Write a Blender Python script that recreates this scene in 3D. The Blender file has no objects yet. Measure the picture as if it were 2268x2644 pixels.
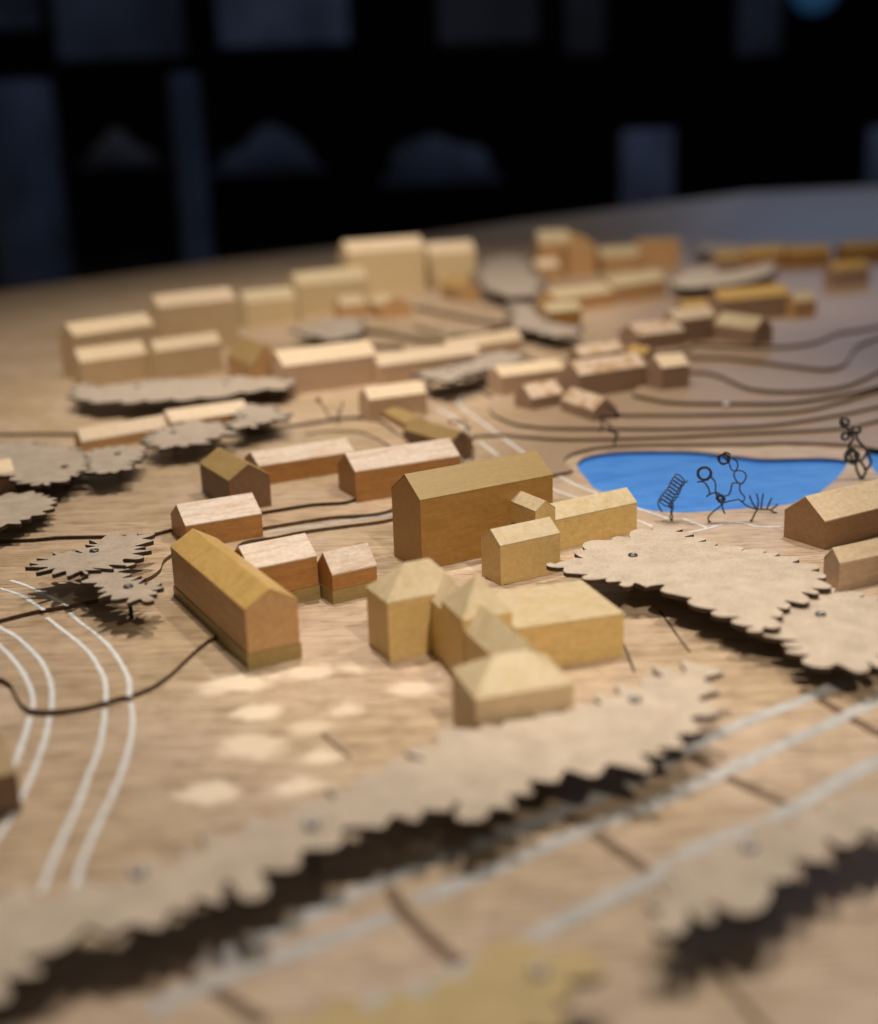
import bpy, bmesh, math, random
from mathutils import Vector, Matrix
from mathutils.geometry import tessellate_polygon
random.seed(7)
SC = bpy.context.scene
COL = SC.collection
R = math.radians
SC.unit_settings.scale_length = 0.01            # one unit is a centimetre of the table-top model

# ------------------------------------------------------------------ camera
PITCH, ROLL, FPX = R(16.245), R(-1.964), 3395.5
cd = bpy.data.cameras.new('camera'); cam = bpy.data.objects.new('camera', cd); COL.objects.link(cam)
fw = Vector((0, math.cos(PITCH), -math.sin(PITCH))); r0 = Vector((1, 0, 0)); u0 = r0.cross(fw)
rt = r0*math.cos(ROLL) + u0*math.sin(ROLL); up = -r0*math.sin(ROLL) + u0*math.cos(ROLL)
m = Matrix((rt, up, -fw)).transposed().to_4x4(); m.translation = Vector((0, 0, 30)); cam.matrix_world = m
cd.sensor_fit = 'HORIZONTAL'; cd.sensor_width = 36; cd.lens = FPX/2268*36
cd.clip_start = .5; cd.clip_end = 6000
cd.dof.use_dof = True; cd.dof.focus_distance = 93
cd.dof.aperture_fstop = (cd.lens*1e-3)/(2*0.84)
SC.camera = cam

# ------------------------------------------------------------------ world and lamps (a dark exhibition room, spot lit table)
w = bpy.data.worlds.new('World'); SC.world = w; w.use_nodes = True
w.node_tree.nodes['Background'].inputs[0].default_value = (1, .86, .7, 1)
w.node_tree.nodes['Background'].inputs[1].default_value = .10
SC.view_settings.view_transform = 'Standard'; SC.view_settings.look = 'None'
SC.view_settings.exposure = .2; SC.view_settings.gamma = 1
SC.cycles.max_bounces = 6; SC.cycles.diffuse_bounces = 3; SC.cycles.glossy_bounces = 3

def spot(name, loc, target, e, cone, col, size=3.0, blend=.6):
    """e = light arriving at the target (pi = a white surface facing it reads as white)"""
    l = bpy.data.lights.new(name, 'SPOT'); o = bpy.data.objects.new(name, l); COL.objects.link(o)
    d = Vector(target) - Vector(loc)
    o.location = loc; o.rotation_euler = d.to_track_quat('-Z', 'Y').to_euler()
    l.energy = e*4*math.pi*d.length_squared; l.color = col
    l.spot_size = R(cone); l.spot_blend = blend; l.shadow_soft_size = size
    return o
WARM = (1, .89, .76)
spot('spot_front', (36, -4, 92), (4, 82, 0), 1.5, 27, (1, .87, .70), 2.5, .8)
spot('spot_over', (-12, 122, 150), (-4, 92, 0), 1.85, 72, WARM, 4, .9)
spot('spot_over', (52, 122, 150), (8, 88, 0), 1.2, 70, WARM, 3, .9)
spot('spot_back', (-45, 128, 150), (-20, 195, 0), 2.1, 62, WARM, 4, 1)
spot('spot_back', (40, 165, 170), (28, 230, 0), 1.7, 58, (1, .87, .74), 4, 1)
def area(name, loc, target, sx, sy, e, col):
    l = bpy.data.lights.new(name, 'AREA'); o = bpy.data.objects.new(name, l); COL.objects.link(o)
    l.shape = 'RECTANGLE'; l.size = sx; l.size_y = sy; l.energy = e; l.color = col
    o.location = loc; o.rotation_euler = (Vector(target)-Vector(loc)).to_track_quat('-Z', 'Y').to_euler()
area('room_light', (0, 480, 330), (0, 950, 40), 700, 60, 3.0e5, (.27, .46, 1))
area('added_blue_sheen', (260, 780, 195), (70, 210, 0), 220, 80, 1.15e5, (.42, .60, 1))  # unseen blue light added for the cool sheen at the far right

# ------------------------------------------------------------------ measured plan of the model (centimetres)
DATA = {
 'houses': {
  'H': [2.551,92.937,0.532,11.379,4.152,5.193,1.454,0.0],
  'I': [5.585,86.847,0.523,4.949,2.468,2.848,0.877,0.0],
  'G': [-3.25,108.279,0.458,9.723,3.78,2.655,1.164,0.62],
  'B': [-17.16,97.236,0.469,6.036,3.917,2.182,1.193,0.0],
  'C': [-11.133,83.416,0.528,4.806,3.361,3.051,1.157,0.0],
  'D': [-6.35,83.868,0.547,3.375,2.359,2.073,1.262,0.0],
  'A': [-13.298,78.53,2.054,14.365,3.273,3.73,0.987,0.0],
  'E': [-16.847,105.642,2.062,7.084,3.522,2.649,1.142,0.94],
  'F': [-12.175,113.314,0.487,9.073,3.5,1.784,0.916,0.94],
  'J': [11.091,94.756,0.541,7.68,2.518,2.374,0.899,0.0],
  'K': [6.419,73.505,0.29,6.7,6.24,2.71,0.01,0.0],
  'JJ': [6.76,91.1,2.068,3.4,1.7,1.2,0.65,2.62],
  'N': [-4.448,136.473,0.447,6.634,2.929,2.426,1.085,0.94],
  'Y': [0.081,122.128,2.157,7.977,2.583,1.223,0.944,0.94],
  'YY': [-3.095,131.626,1.957,6.673,2.514,0.992,0.458,0.94],
  'P1': [10.46,148.924,0.47,8.355,3.432,2.207,0.917,0.94],
  'P2': [11.228,139.685,0.59,4.401,3.057,1.289,1.249,0.94],
  'P3': [15.908,134.284,2.003,6.586,2.788,1.16,1.185,0.94],
  'P4': [18.804,144.414,0.521,9.148,3.601,2.635,1.282,1.28],
  'P5': [25.852,144.211,0.404,3.638,3.377,2.527,1.121,1.66],
  'P6': [19.337,155.482,0.601,6.909,2.576,2.654,0.965,1.28],
  'P7': [24.403,153.591,2.164,3.192,1.764,2.725,0.749,1.28],
  'P8': [27.485,164.732,0.474,6.989,4.352,1.967,1.176,2.8],
  'P9': [32.814,168.214,0.532,6.68,2.819,3.028,1.25,2.8],
  'P10': [39.372,166.559,2.171,6.903,3.359,1.989,1.382,2.8],
  'M1': [-12.945,152.689,0.523,12.081,4.458,3.473,1.515,1.28],
  'M2': [-1.114,157.517,0.536,14.152,3.115,2.287,1.219,1.28],
  'M3': [6.368,171.066,0.638,12.103,2.207,1.628,1.215,1.28],
  'L1': [-41.406,167.385,0.759,11.444,3.994,5.721,1.36,1.28],
  'L2': [-33.332,183.872,0.632,11.7,4.096,6.75,1.542,1.28],
  'L3': [-39.696,160.33,0.654,8.733,2.489,3.271,1.505,1.28],
  'L4': [-31.044,163.875,0.678,9.199,2.126,3.69,1.315,1.28],
  'L5': [-21.194,154.56,2.043,9.0,3.736,3.308,2.279,1.28],
  'Q1': [-23.692,132.797,0.515,8.45,3.597,1.718,0.958,0.94],
  'Q2': [-31.093,128.143,0.635,9.562,1.88,1.101,1.136,0.94],
  'U1': [-26.173,209.477,0.513,8.59,3.941,3.778,1.627,1.28],
  'U2': [-16.971,219.326,0.638,13.596,3.349,5.194,1.952,1.28],
  'U3': [-8.782,242.714,0.441,15.115,4.658,8.044,2.007,1.28],
  'U4': [3.461,253.317,0.349,9.374,4.215,6.291,1.919,1.28],
  'U5': [-6.939,213.341,1.916,7.0,5.192,2.198,1.218,1.28],
  'U6': [4.916,230.09,1.906,9.0,3.787,2.596,1.333,1.28],
  'V1': [24.371,265.952,0.185,6.419,4.228,6.461,2.236,1.28],
  'V1b': [28.872,264.69,1.786,8.0,5.635,5.83,2.155,1.28],
  'V2': [37.832,269.285,0.294,8.513,3.338,3.011,1.783,1.28],
  'V3': [46.879,275.214,-0.132,8.709,7.0,5.434,0.1,1.28],
  'V4': [23.393,213.96,0.645,12.638,4.758,2.342,1.214,1.28],
  'V5': [33.826,223.35,0.712,13.243,3.88,2.78,1.62,1.28],
  'V6': [18.656,191.91,0.358,5.485,2.824,2.864,1.099,1.28],
  'W1': [47.097,196.2,0.396,12.256,3.732,3.328,1.457,1.28],
  'W2': [54.928,195.833,0.45,4.073,1.963,2.47,1.247,1.28],
  'W3': [75.14,266.227,0.274,9.577,3.083,2.732,1.268,1.28],
  'W4': [65.867,264.644,0.312,8.582,3.155,2.798,1.26,1.28],
  'W5': [72.712,231.685,0.424,8.068,2.518,2.961,1.365,1.28],
  'W6': [87.983,271.721,0.253,10.201,2.822,2.599,1.301,1.28],
  'W7': [58.532,262.455,0.406,6.635,2.711,2.453,1.074,1.28],
  'R1': [31.716,94.603,0.54,12.0,3.921,1.841,1.439,0.31],
  'R2': [28.058,82.939,0.437,5.196,1.502,1.934,0.872,0.0],
  'S1': [-13.235,212.859,0.526,4.381,2.656,2.151,1.276,1.28],
  'S2': [22.024,255.886,0.378,4.688,2.969,2.696,1.368,1.28],
  'S3': [39.152,198.499,0.495,4.727,2.604,1.712,1.159,1.28],
  'X1': [-40.453,110.522,0.419,7.0,3.367,2.406,0.917,0.31],
  'X2': [-24.259,55.951,0.498,7.0,5.0,1.991,0.61,0.0],
 },
 'c1': [(-25.8,70.77),(-24.9,69.82),(-23.74,67.58),(-22.77,66.24),(-21.44,65.91),(-19.65,66.37),(-18.66,67.05),(-17.63,67.66),(-16.59,68.76),(-15.84,70.55),(-15.19,73.24),(-14.52,75.54),(-14.05,76.37),(-15.27,95.02),(-12.56,96.84),(-10.39,98.14),(-7.32,99.23),(-3.78,100.58),(10.2,112.58),(12.11,113.88),(11.75,115.62),(11.69,117.54),(12.39,119.69),(13.64,121.08),(15.08,122.09),(17.18,122.74),(20.07,122.7),(22.7,122.41),(29.23,121.73),(33.62,121.55),(38.48,120.07),(40.75,117.87)],
 'c2': [(-28.52,79.65),(-26.68,81.06),(-24.64,82.01),(-23.63,82.57),(-22.64,83.32),(-20.93,86.32),(-20.29,87.36),(-19.97,88.84),(-19.99,91.61),(-17.79,96.09),(-13.73,98.35),(-11.45,99.5),(-8.78,100.63),(-3.81,102.26),(2.6,119.3),(3.15,126.39),(3.6,127.43),(6.28,127.85),(8.75,126.65),(11.82,125.17),(16.29,124.5),(23.07,124.47),(29.97,124.93),(39.24,125.55),(44.24,128.49)],
 'c3': [(-33.67,96.32),(-31.0,96.33),(-29.37,96.72),(-27.07,96.64),(-22.6,96.39),(-20.83,97.64),(-18.27,99.26),(-14.17,101.7),(-10.39,103.52),(-7.09,104.42),(-0.31,120.5),(1.45,126.82),(1.84,129.15),(0.88,131.29),(0.0,134.25),(-0.31,140.3),(-0.57,146.31),(-0.23,148.54),(1.38,150.61),(3.68,151.39),(5.23,149.92),(6.1,146.62),(6.53,146.04),(5.9,141.96),(6.02,136.66),(7.69,131.8),(9.9,129.59),(12.16,128.6),(17.83,127.5),(23.46,126.62),(32.68,126.75),(40.61,130.17),(45.9,133.57)],
 'c4': [(-45.14,133.3),(-36.69,132.0),(-26.01,128.6),(-17.82,130.71),(-14.62,132.69),(-10.34,135.34),(-11.19,135.18),(-8.12,135.56),(-5.74,133.44),(-4.68,130.2),(-3.42,126.2),(-2.27,127.59),(-1.53,136.86),(-1.12,149.91),(0.53,156.44),(3.98,161.12),(6.34,165.31),(11.83,168.95),(15.1,155.64),(14.15,143.72),(16.49,137.52),(18.78,132.63),(21.07,131.91),(26.64,131.11),(36.08,130.92),(41.87,134.42),(48.1,140.29)],
 'ct': [(-13.1,128.78),(-11.21,129.82),(-9.63,129.84),(-8.42,129.38),(-7.39,128.6),(-6.13,126.41),(-4.69,123.01),(-3.78,120.32),(-2.82,124.63),(-5.92,131.26),(-8.0,132.99),(-11.01,132.53)],
 'c5': [(24.2,174.0),(23.15,158.98),(23.63,147.5),(21.66,141.88),(21.71,140.04),(23.02,138.02),(25.11,135.8),(30.9,134.33),(36.83,133.8),(43.94,137.28),(48.13,140.45)],
 'c6': [(25.53,175.51),(25.61,156.31),(27.86,151.04),(29.56,150.71),(31.45,150.05),(32.54,147.61),(33.68,141.09),(35.54,138.37),(39.03,137.49),(43.12,138.71),(46.69,142.11),(50.33,147.16)],
 'c7': [(25.89,172.15),(26.2,159.26),(29.27,158.86),(30.81,158.71),(34.61,157.26),(37.0,155.44),(41.27,150.59),(44.21,147.72),(46.39,148.81),(48.41,152.32),(50.24,156.91),(53.4,163.32),(57.25,168.17)],
 'c8': [(26.28,169.63),(25.32,158.27),(32.27,163.14),(33.09,166.08),(36.08,164.13),(40.08,162.53),(44.29,161.99),(48.55,164.76),(52.68,170.69),(56.42,172.91),(59.6,175.35)],
 'lake': [(12.77,116.24),(13.06,117.94),(13.91,119.62),(15.83,121.0),(18.1,121.42),(21.37,121.13),(24.52,120.3),(27.37,118.32),(30.19,116.67),(34.39,116.42),(36.76,115.47),(36.59,113.77),(34.34,109.17),(32.12,105.65),(30.03,103.04),(27.75,101.59),(24.42,100.99),(22.49,100.69),(20.58,100.46),(19.28,100.42),(17.52,101.04),(16.2,102.14),(14.7,106.29),(13.4,108.47),(13.13,111.22),(12.84,114.11)],
 'pond': [(38.87,115.11),(40.66,119.66),(42.98,123.42),(45.82,124.05),(41.69,111.13),(38.39,109.02)],
 'seam': [(12.51,111.14),(13.28,111.6),(16.96,113.71),(21.6,116.3),(23.92,117.29),(26.03,118.15)],
 'lines': [(0.26,[(0.5,[(-30.17,87.37),(-28.89,86.32),(-27.18,84.54),(-25.65,82.84),(-24.65,81.67)]),(0.25,[(-24.46,81.18),(-23.3,79.38),(-21.6,76.95),(-20.17,74.53),(-18.97,71.99),(-18.07,69.74),(-17.73,68.37),(-17.54,67.41)]),(0,[(-17.46,67.25),(-16.82,64.89),(-16.34,61.71),(-16.12,59.06),(-16.04,56.15),(-16.07,53.91),(-16.05,52.03),(-15.97,50.24),(-15.79,48.56),(-15.72,47.49)])]),(0.26,[(0.5,[(-30.4,85.75),(-28.49,84.15),(-27.01,82.3),(-26.07,81.06)]),(0.25,[(-25.75,80.47),(-24.08,78.08),(-22.52,75.87),(-21.26,73.8),(-20.2,71.57),(-19.36,69.48),(-18.7,66.81)]),(0,[(-18.72,66.5),(-18.19,63.82),(-17.84,61.28),(-17.69,58.68),(-17.48,56.02),(-17.41,53.57),(-17.34,51.71),(-17.23,49.75),(-17.12,48.28)])]),(0.28,[(0.25,[(-29.42,80.28),(-28.32,78.93),(-26.82,77.29),(-25.32,75.13),(-23.93,72.82),(-22.76,70.27),(-21.99,68.01),(-21.49,66.02)]),(0,[(-21.56,65.72),(-21.06,63.19),(-20.74,60.7),(-20.48,58.13),(-20.38,56.22),(-20.33,54.2),(-20.5,52.32)])]),(0.28,[(0.25,[(-28.56,77.6),(-27.33,75.74),(-26.14,73.96),(-24.89,71.85),(-23.77,69.61),(-22.95,67.62),(-22.54,66.17)]),(0,[(-22.63,65.8),(-22.25,63.56),(-21.86,60.78),(-21.68,58.22),(-21.78,56.32)])]),(0.24,[(0.5,[(-0.06,141.52),(1.19,138.73),(2.36,134.58),(3.4,128.69)]),(0.25,[(4.14,126.43),(5.74,120.14)]),(0,[(9.31,110.4),(9.9,108.59),(11.29,106.19),(13.72,102.45)]),(0,[(14.89,99.64),(15.57,98.66),(16.45,96.8),(17.24,95.18)])]),(0.24,[(0.5,[(5.16,148.37),(3.59,148.3),(2.82,146.49),(2.49,144.65),(3.14,140.25),(4.78,133.52),(6.12,128.01)]),(0.25,[(5.54,131.55),(6.63,127.27),(8.11,121.19),(9.01,117.98)]),(0,[(9.97,115.17),(11.03,112.37),(12.09,109.45),(13.3,107.03),(14.03,104.76)]),(0,[(15.32,103.84),(16.09,102.02),(17.2,100.21),(18.06,98.81)])]),(0.24,[(0,[(19.13,98.68),(19.81,97.46),(20.44,96.14)])]),(0.22,[(0,[(18.12,94.67),(19.59,95.45),(20.8,96.16),(22.07,97.06),(23.19,97.24),(24.33,95.99),(26.02,95.67)])]),(0.85,[(0,[(-9.73,42.83),(-8.14,43.92),(-2.7,48.44),(0.73,50.65)]),(0,[(0.72,50.62),(4.95,53.45),(8.91,56.33),(11.48,58.87),(15.53,62.17),(20.14,65.26),(24.64,69.07),(26.3,70.56)])]),(0.85,[(0,[(-11.01,40.22),(-8.39,42.3),(-5.46,43.93),(-2.39,45.69)]),(0,[(-1.52,46.72),(1.96,48.99),(6.03,51.9),(9.59,54.14),(12.91,56.6),(16.84,59.53),(20.38,62.12),(23.06,64.3),(24.59,65.62)])]),(0.9,[(0,[(-4.4,39.78),(-0.97,41.15),(0.89,42.54),(3.43,44.33),(5.3,45.72),(8.16,47.75),(10.27,49.77),(14.45,52.3),(17.03,54.4),(19.44,56.4),(22.04,58.23)])]),(0.3,[(0.75,[(-63.86,188.84),(-63.51,192.27),(-61.19,199.14),(-59.36,206.64)])]),(0.45,[(0.25,[(-14.47,97.17),(-13.47,97.79),(-10.45,98.92),(-7.37,100.23),(-3.52,101.73)])])],
 'grooves': [(0.6,[(-2.56,47.69),(-1.96,45.96),(-0.97,44.22),(-0.14,42.94),(0.56,41.89)]),(0.6,[(4.76,54.09),(4.98,53.7),(5.62,52.66),(6.84,50.68),(7.79,49.05),(8.63,47.82)]),(0.6,[(11.51,59.78),(12.28,58.07),(13.43,56.0),(14.71,54.31),(15.65,53.09)]),(0.6,[(19.46,66.05),(20.31,63.83),(21.12,61.73),(22.35,59.11)]),(0.6,[(-10.61,42.79),(-10.3,42.55),(-9.27,41.78),(-8.15,40.74),(-6.8,39.54)]),(0.16,[(10.75,73.34),(10.79,71.69),(10.78,69.03)]),(0.16,[(13.86,78.79),(14.07,76.16),(14.26,73.69),(14.45,71.68)]),(0.16,[(-6.46,62.48),(-5.68,61.04),(-4.87,59.65)]),(0.1,[(3.03,86.17),(4.33,84.62),(4.53,84.85),(6.22,85.95),(7.53,87.12)]),(0.3,[(9.35,42.4),(9.81,40.72),(10.36,38.85),(10.73,37.67)])],
 'trees': {
  'T1': (2.1,0.0,1.7550000000000001,0.9625000000000001,[(-19.02,45.01),(-16.23,45.34),(-14.56,45.4),(-12.97,46.25),(-12.11,46.73),(-10.55,47.72),(-8.8,49.23),(-6.91,50.41),(-4.98,52.17),(-2.93,54.05),(-1.41,55.36),(-1.51,54.97),(0.45,57.11),(2.49,58.3),(3.59,58.68),(4.49,59.88),(6.6,60.36),(7.71,61.44),(9.88,62.81),(11.57,64.3),(13.5,65.14),(14.32,65.18),(14.29,63.33),(13.54,61.12),(12.7,59.06),(11.5,57.75),(10.02,56.08),(7.94,54.27),(6.23,53.58),(4.16,52.68),(2.7,51.03),(1.21,49.59),(-0.05,50.98),(-0.88,50.08),(-2.62,49.27),(-3.66,48.79),(-4.66,47.34),(-6.45,45.84),(-7.59,44.39),(-8.57,44.78),(-10.08,43.89),(-11.84,42.73),(-13.25,42.66),(-14.4,41.98),(-14.99,40.99),(-15.36,39.62),(-16.73,38.26)],[(9.52,60.67),(-12.39,46.05),(-5.79,49.35)]),
  'T2a': (2.72,0.62,1.105,0.735,[(-25.17,86.87),(-24.68,88.81),(-22.93,90.35),(-21.1,89.97),(-20.7,87.16),(-20.72,85.22),(-21.6,84.38),(-22.8,83.04),(-23.29,82.2),(-24.66,82.17),(-26.67,83.2),(-26.85,85.51),(-26.49,86.82)],[(-23.94,86.82)]),
  'T2b': (2.46,0.31,0.9750000000000001,0.5775,[(-23.36,81.91),(-22.9,83.82),(-21.76,84.99),(-20.99,84.16),(-20.82,82.34),(-19.93,80.86),(-18.75,80.06),(-18.04,80.15),(-17.82,78.47),(-18.32,77.4),(-19.07,77.31),(-20.29,77.91),(-21.49,78.84),(-22.35,80.09)],[(-20.07,79.74)]),
  'T3a': (2.0,0.0,1.6900000000000002,0.735,[(7.2,83.23),(8.83,83.37),(10.61,86.41),(13.41,88.54),(16.14,90.53),(18.21,87.24),(19.96,85.21),(21.24,83.95),(22.33,82.65),(23.52,80.9),(24.0,78.74),(22.9,76.27),(21.07,73.82),(18.34,69.93),(17.02,72.08),(15.67,73.99),(14.69,76.91),(13.24,78.44),(11.81,77.79),(10.99,78.59),(9.65,79.63),(8.59,81.08),(7.58,82.05)],[(12.94,83.97)]),
  'T3b': (1.62,0.0,1.7550000000000001,0.7875,[(17.86,72.48),(20.04,75.7),(22.31,77.39),(24.7,76.57),(26.4,74.69),(26.7,72.85),(24.42,66.85),(22.59,65.82),(20.78,65.1),(19.7,66.52),(19.2,68.55)],[(22.38,72.83)]),
  'T4': (2.0,0.0,1.8199999999999998,0.7000000000000001,[(8.25,44.53),(10.67,46.38),(12.38,47.55),(14.48,49.09),(16.11,49.92),(18.53,50.96),(18.73,48.01),(17.3,47.22),(15.11,46.51),(12.9,44.43),(11.07,43.4),(9.29,42.32),(7.57,41.81),(7.21,42.72)],[(11.92,46.55)]),
  'T5a': (2.79,0.94,1.4300000000000002,0.9625000000000001,[(-42.06,120.53),(-38.38,121.18),(-35.16,119.51),(-32.53,117.42),(-30.87,111.5),(-31.11,107.5),(-32.94,105.2),(-36.42,109.2),(-39.09,111.25)],[(-32.44,111.32)]),
  'T5d': (2.89,0.94,1.3,0.875,[(-31.14,116.2),(-30.09,118.19),(-27.11,117.75),(-26.54,113.32),(-26.65,109.49),(-28.24,108.7),(-30.05,110.3)],[(-28.65,115.05)]),
  'T5b': (2.79,0.94,1.8199999999999998,0.7875,[(-26.82,120.26),(-27.08,124.88),(-26.02,127.36),(-24.66,128.5),(-21.12,127.03),(-19.43,123.27),(-20.86,121.56),(-21.58,120.28),(-22.86,118.08),(-24.75,117.58),(-25.86,117.75)],[(-25.24,123.73)]),
  'T5c': (3.03,1.28,1.8199999999999998,0.7875,[(-19.63,124.82),(-20.16,130.67),(-19.32,134.15),(-16.57,133.19),(-15.53,130.09),(-15.23,127.25),(-16.74,126.13),(-17.81,123.92)],[(-19.11,128.8)]),
  'T6': (3.13,1.28,2.6,0.875,[(-41.14,149.98),(-38.36,148.27),(-32.14,150.77),(-26.32,149.93),(-20.82,151.13),(-16.06,148.99),(-16.63,143.61),(-20.76,142.08),(-25.6,138.88),(-29.74,138.54),(-33.85,138.2),(-38.26,140.77)],[(-33.63,147.12),(-23.69,147.44)]),
  'T7': (3.13,1.28,1.9500000000000002,1.05,[(-1.38,150.2),(0.1,152.51),(1.96,153.73),(3.88,155.79),(5.91,159.61),(8.0,162.87),(9.42,162.12),(11.43,159.63),(10.96,156.44),(9.0,155.17),(7.84,151.25),(5.53,150.4),(4.06,146.9),(1.8,144.9),(0.05,145.23)],[(1.92,150.93),(9.53,161.93)]),
  'T8': (3.23,1.28,2.3400000000000003,1.05,[(12.05,207.6),(14.62,206.9),(15.91,193.02),(17.41,184.54),(19.49,178.4),(18.67,173.26),(16.03,172.83),(13.76,176.84),(11.78,182.82),(11.98,194.44)],[(15.6,182.74)]),
  'T9': (3.63,1.28,3.25,1.4000000000000001,[(9.75,267.52),(15.24,284.74),(19.52,274.38),(19.53,249.19),(17.54,220.12),(15.05,212.8),(10.79,215.83),(9.47,229.67)],[(10.03,264.43)]),
  'T10': (3.23,1.28,2.8600000000000003,1.05,[(42.08,231.02),(49.04,248.03),(53.72,253.52),(53.09,240.64),(59.62,247.94),(65.39,256.84),(63.52,243.86),(55.08,228.77),(47.13,222.0),(41.73,220.31)],[(50.97,240.37)]),
  'T10b': (3.43,1.28,3.25,1.05,[(59.62,295.75),(66.4,298.0),(68.29,284.58),(62.72,277.68),(57.22,279.79)],[]),
  'T11': (2.32,0.62,1.3,0.4375,[(-36.73,102.91),(-33.66,104.78),(-31.42,103.13),(-30.76,99.86),(-31.93,96.2),(-34.28,95.31)],[]),
  'T12': (2.0,0.0,2.08,0.7000000000000001,[(-5.0,36.89),(-2.3,37.75),(-0.43,38.84),(1.51,39.74),(3.11,40.3),(4.35,40.06),(4.73,39.17),(4.23,38.13),(3.22,37.31),(1.72,35.33),(-1.34,34.21),(-4.78,34.38)],[(2.9,38.98)]),
  'T13': (3.23,1.28,2.4699999999999998,1.05,[(-18.77,185.85),(-17.24,190.91),(-14.77,196.45),(-12.61,198.04),(-10.16,191.61),(-11.01,180.75),(-14.86,178.07)],[(-14.76,188.05)]),
  'T14': (3.23,1.28,2.4699999999999998,1.05,[(66.14,282.22),(72.59,293.88),(79.43,296.09),(74.5,278.98),(66.54,269.07)],[]),
 },
 'boards': [[(-2.84,228.35),(0.56,230.14),(7.61,217.78),(12.63,205.17),(11.86,195.35),(7.8,199.43),(2.3,209.58),(-2.77,218.51)],[(-13.58,203.53),(-8.81,206.05),(-3.19,196.89),(2.2,185.12),(1.59,180.83),(-2.5,184.37),(-8.04,192.68),(-12.85,196.15)],[(-3.15,193.89),(2.71,197.53),(6.61,191.62),(10.79,194.59),(6.98,186.79),(0.82,185.43)],[(-17.05,186.7),(-11.54,188.2),(-4.96,183.14),(-4.05,177.81),(-8.9,178.85),(-15.99,180.36)]],
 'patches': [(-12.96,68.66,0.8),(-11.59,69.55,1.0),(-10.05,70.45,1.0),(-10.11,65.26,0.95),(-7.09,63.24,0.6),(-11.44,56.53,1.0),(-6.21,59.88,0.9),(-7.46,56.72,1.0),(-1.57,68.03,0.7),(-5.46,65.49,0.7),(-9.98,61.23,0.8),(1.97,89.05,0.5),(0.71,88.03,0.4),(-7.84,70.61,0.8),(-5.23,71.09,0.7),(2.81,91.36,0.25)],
 'wires': {
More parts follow.
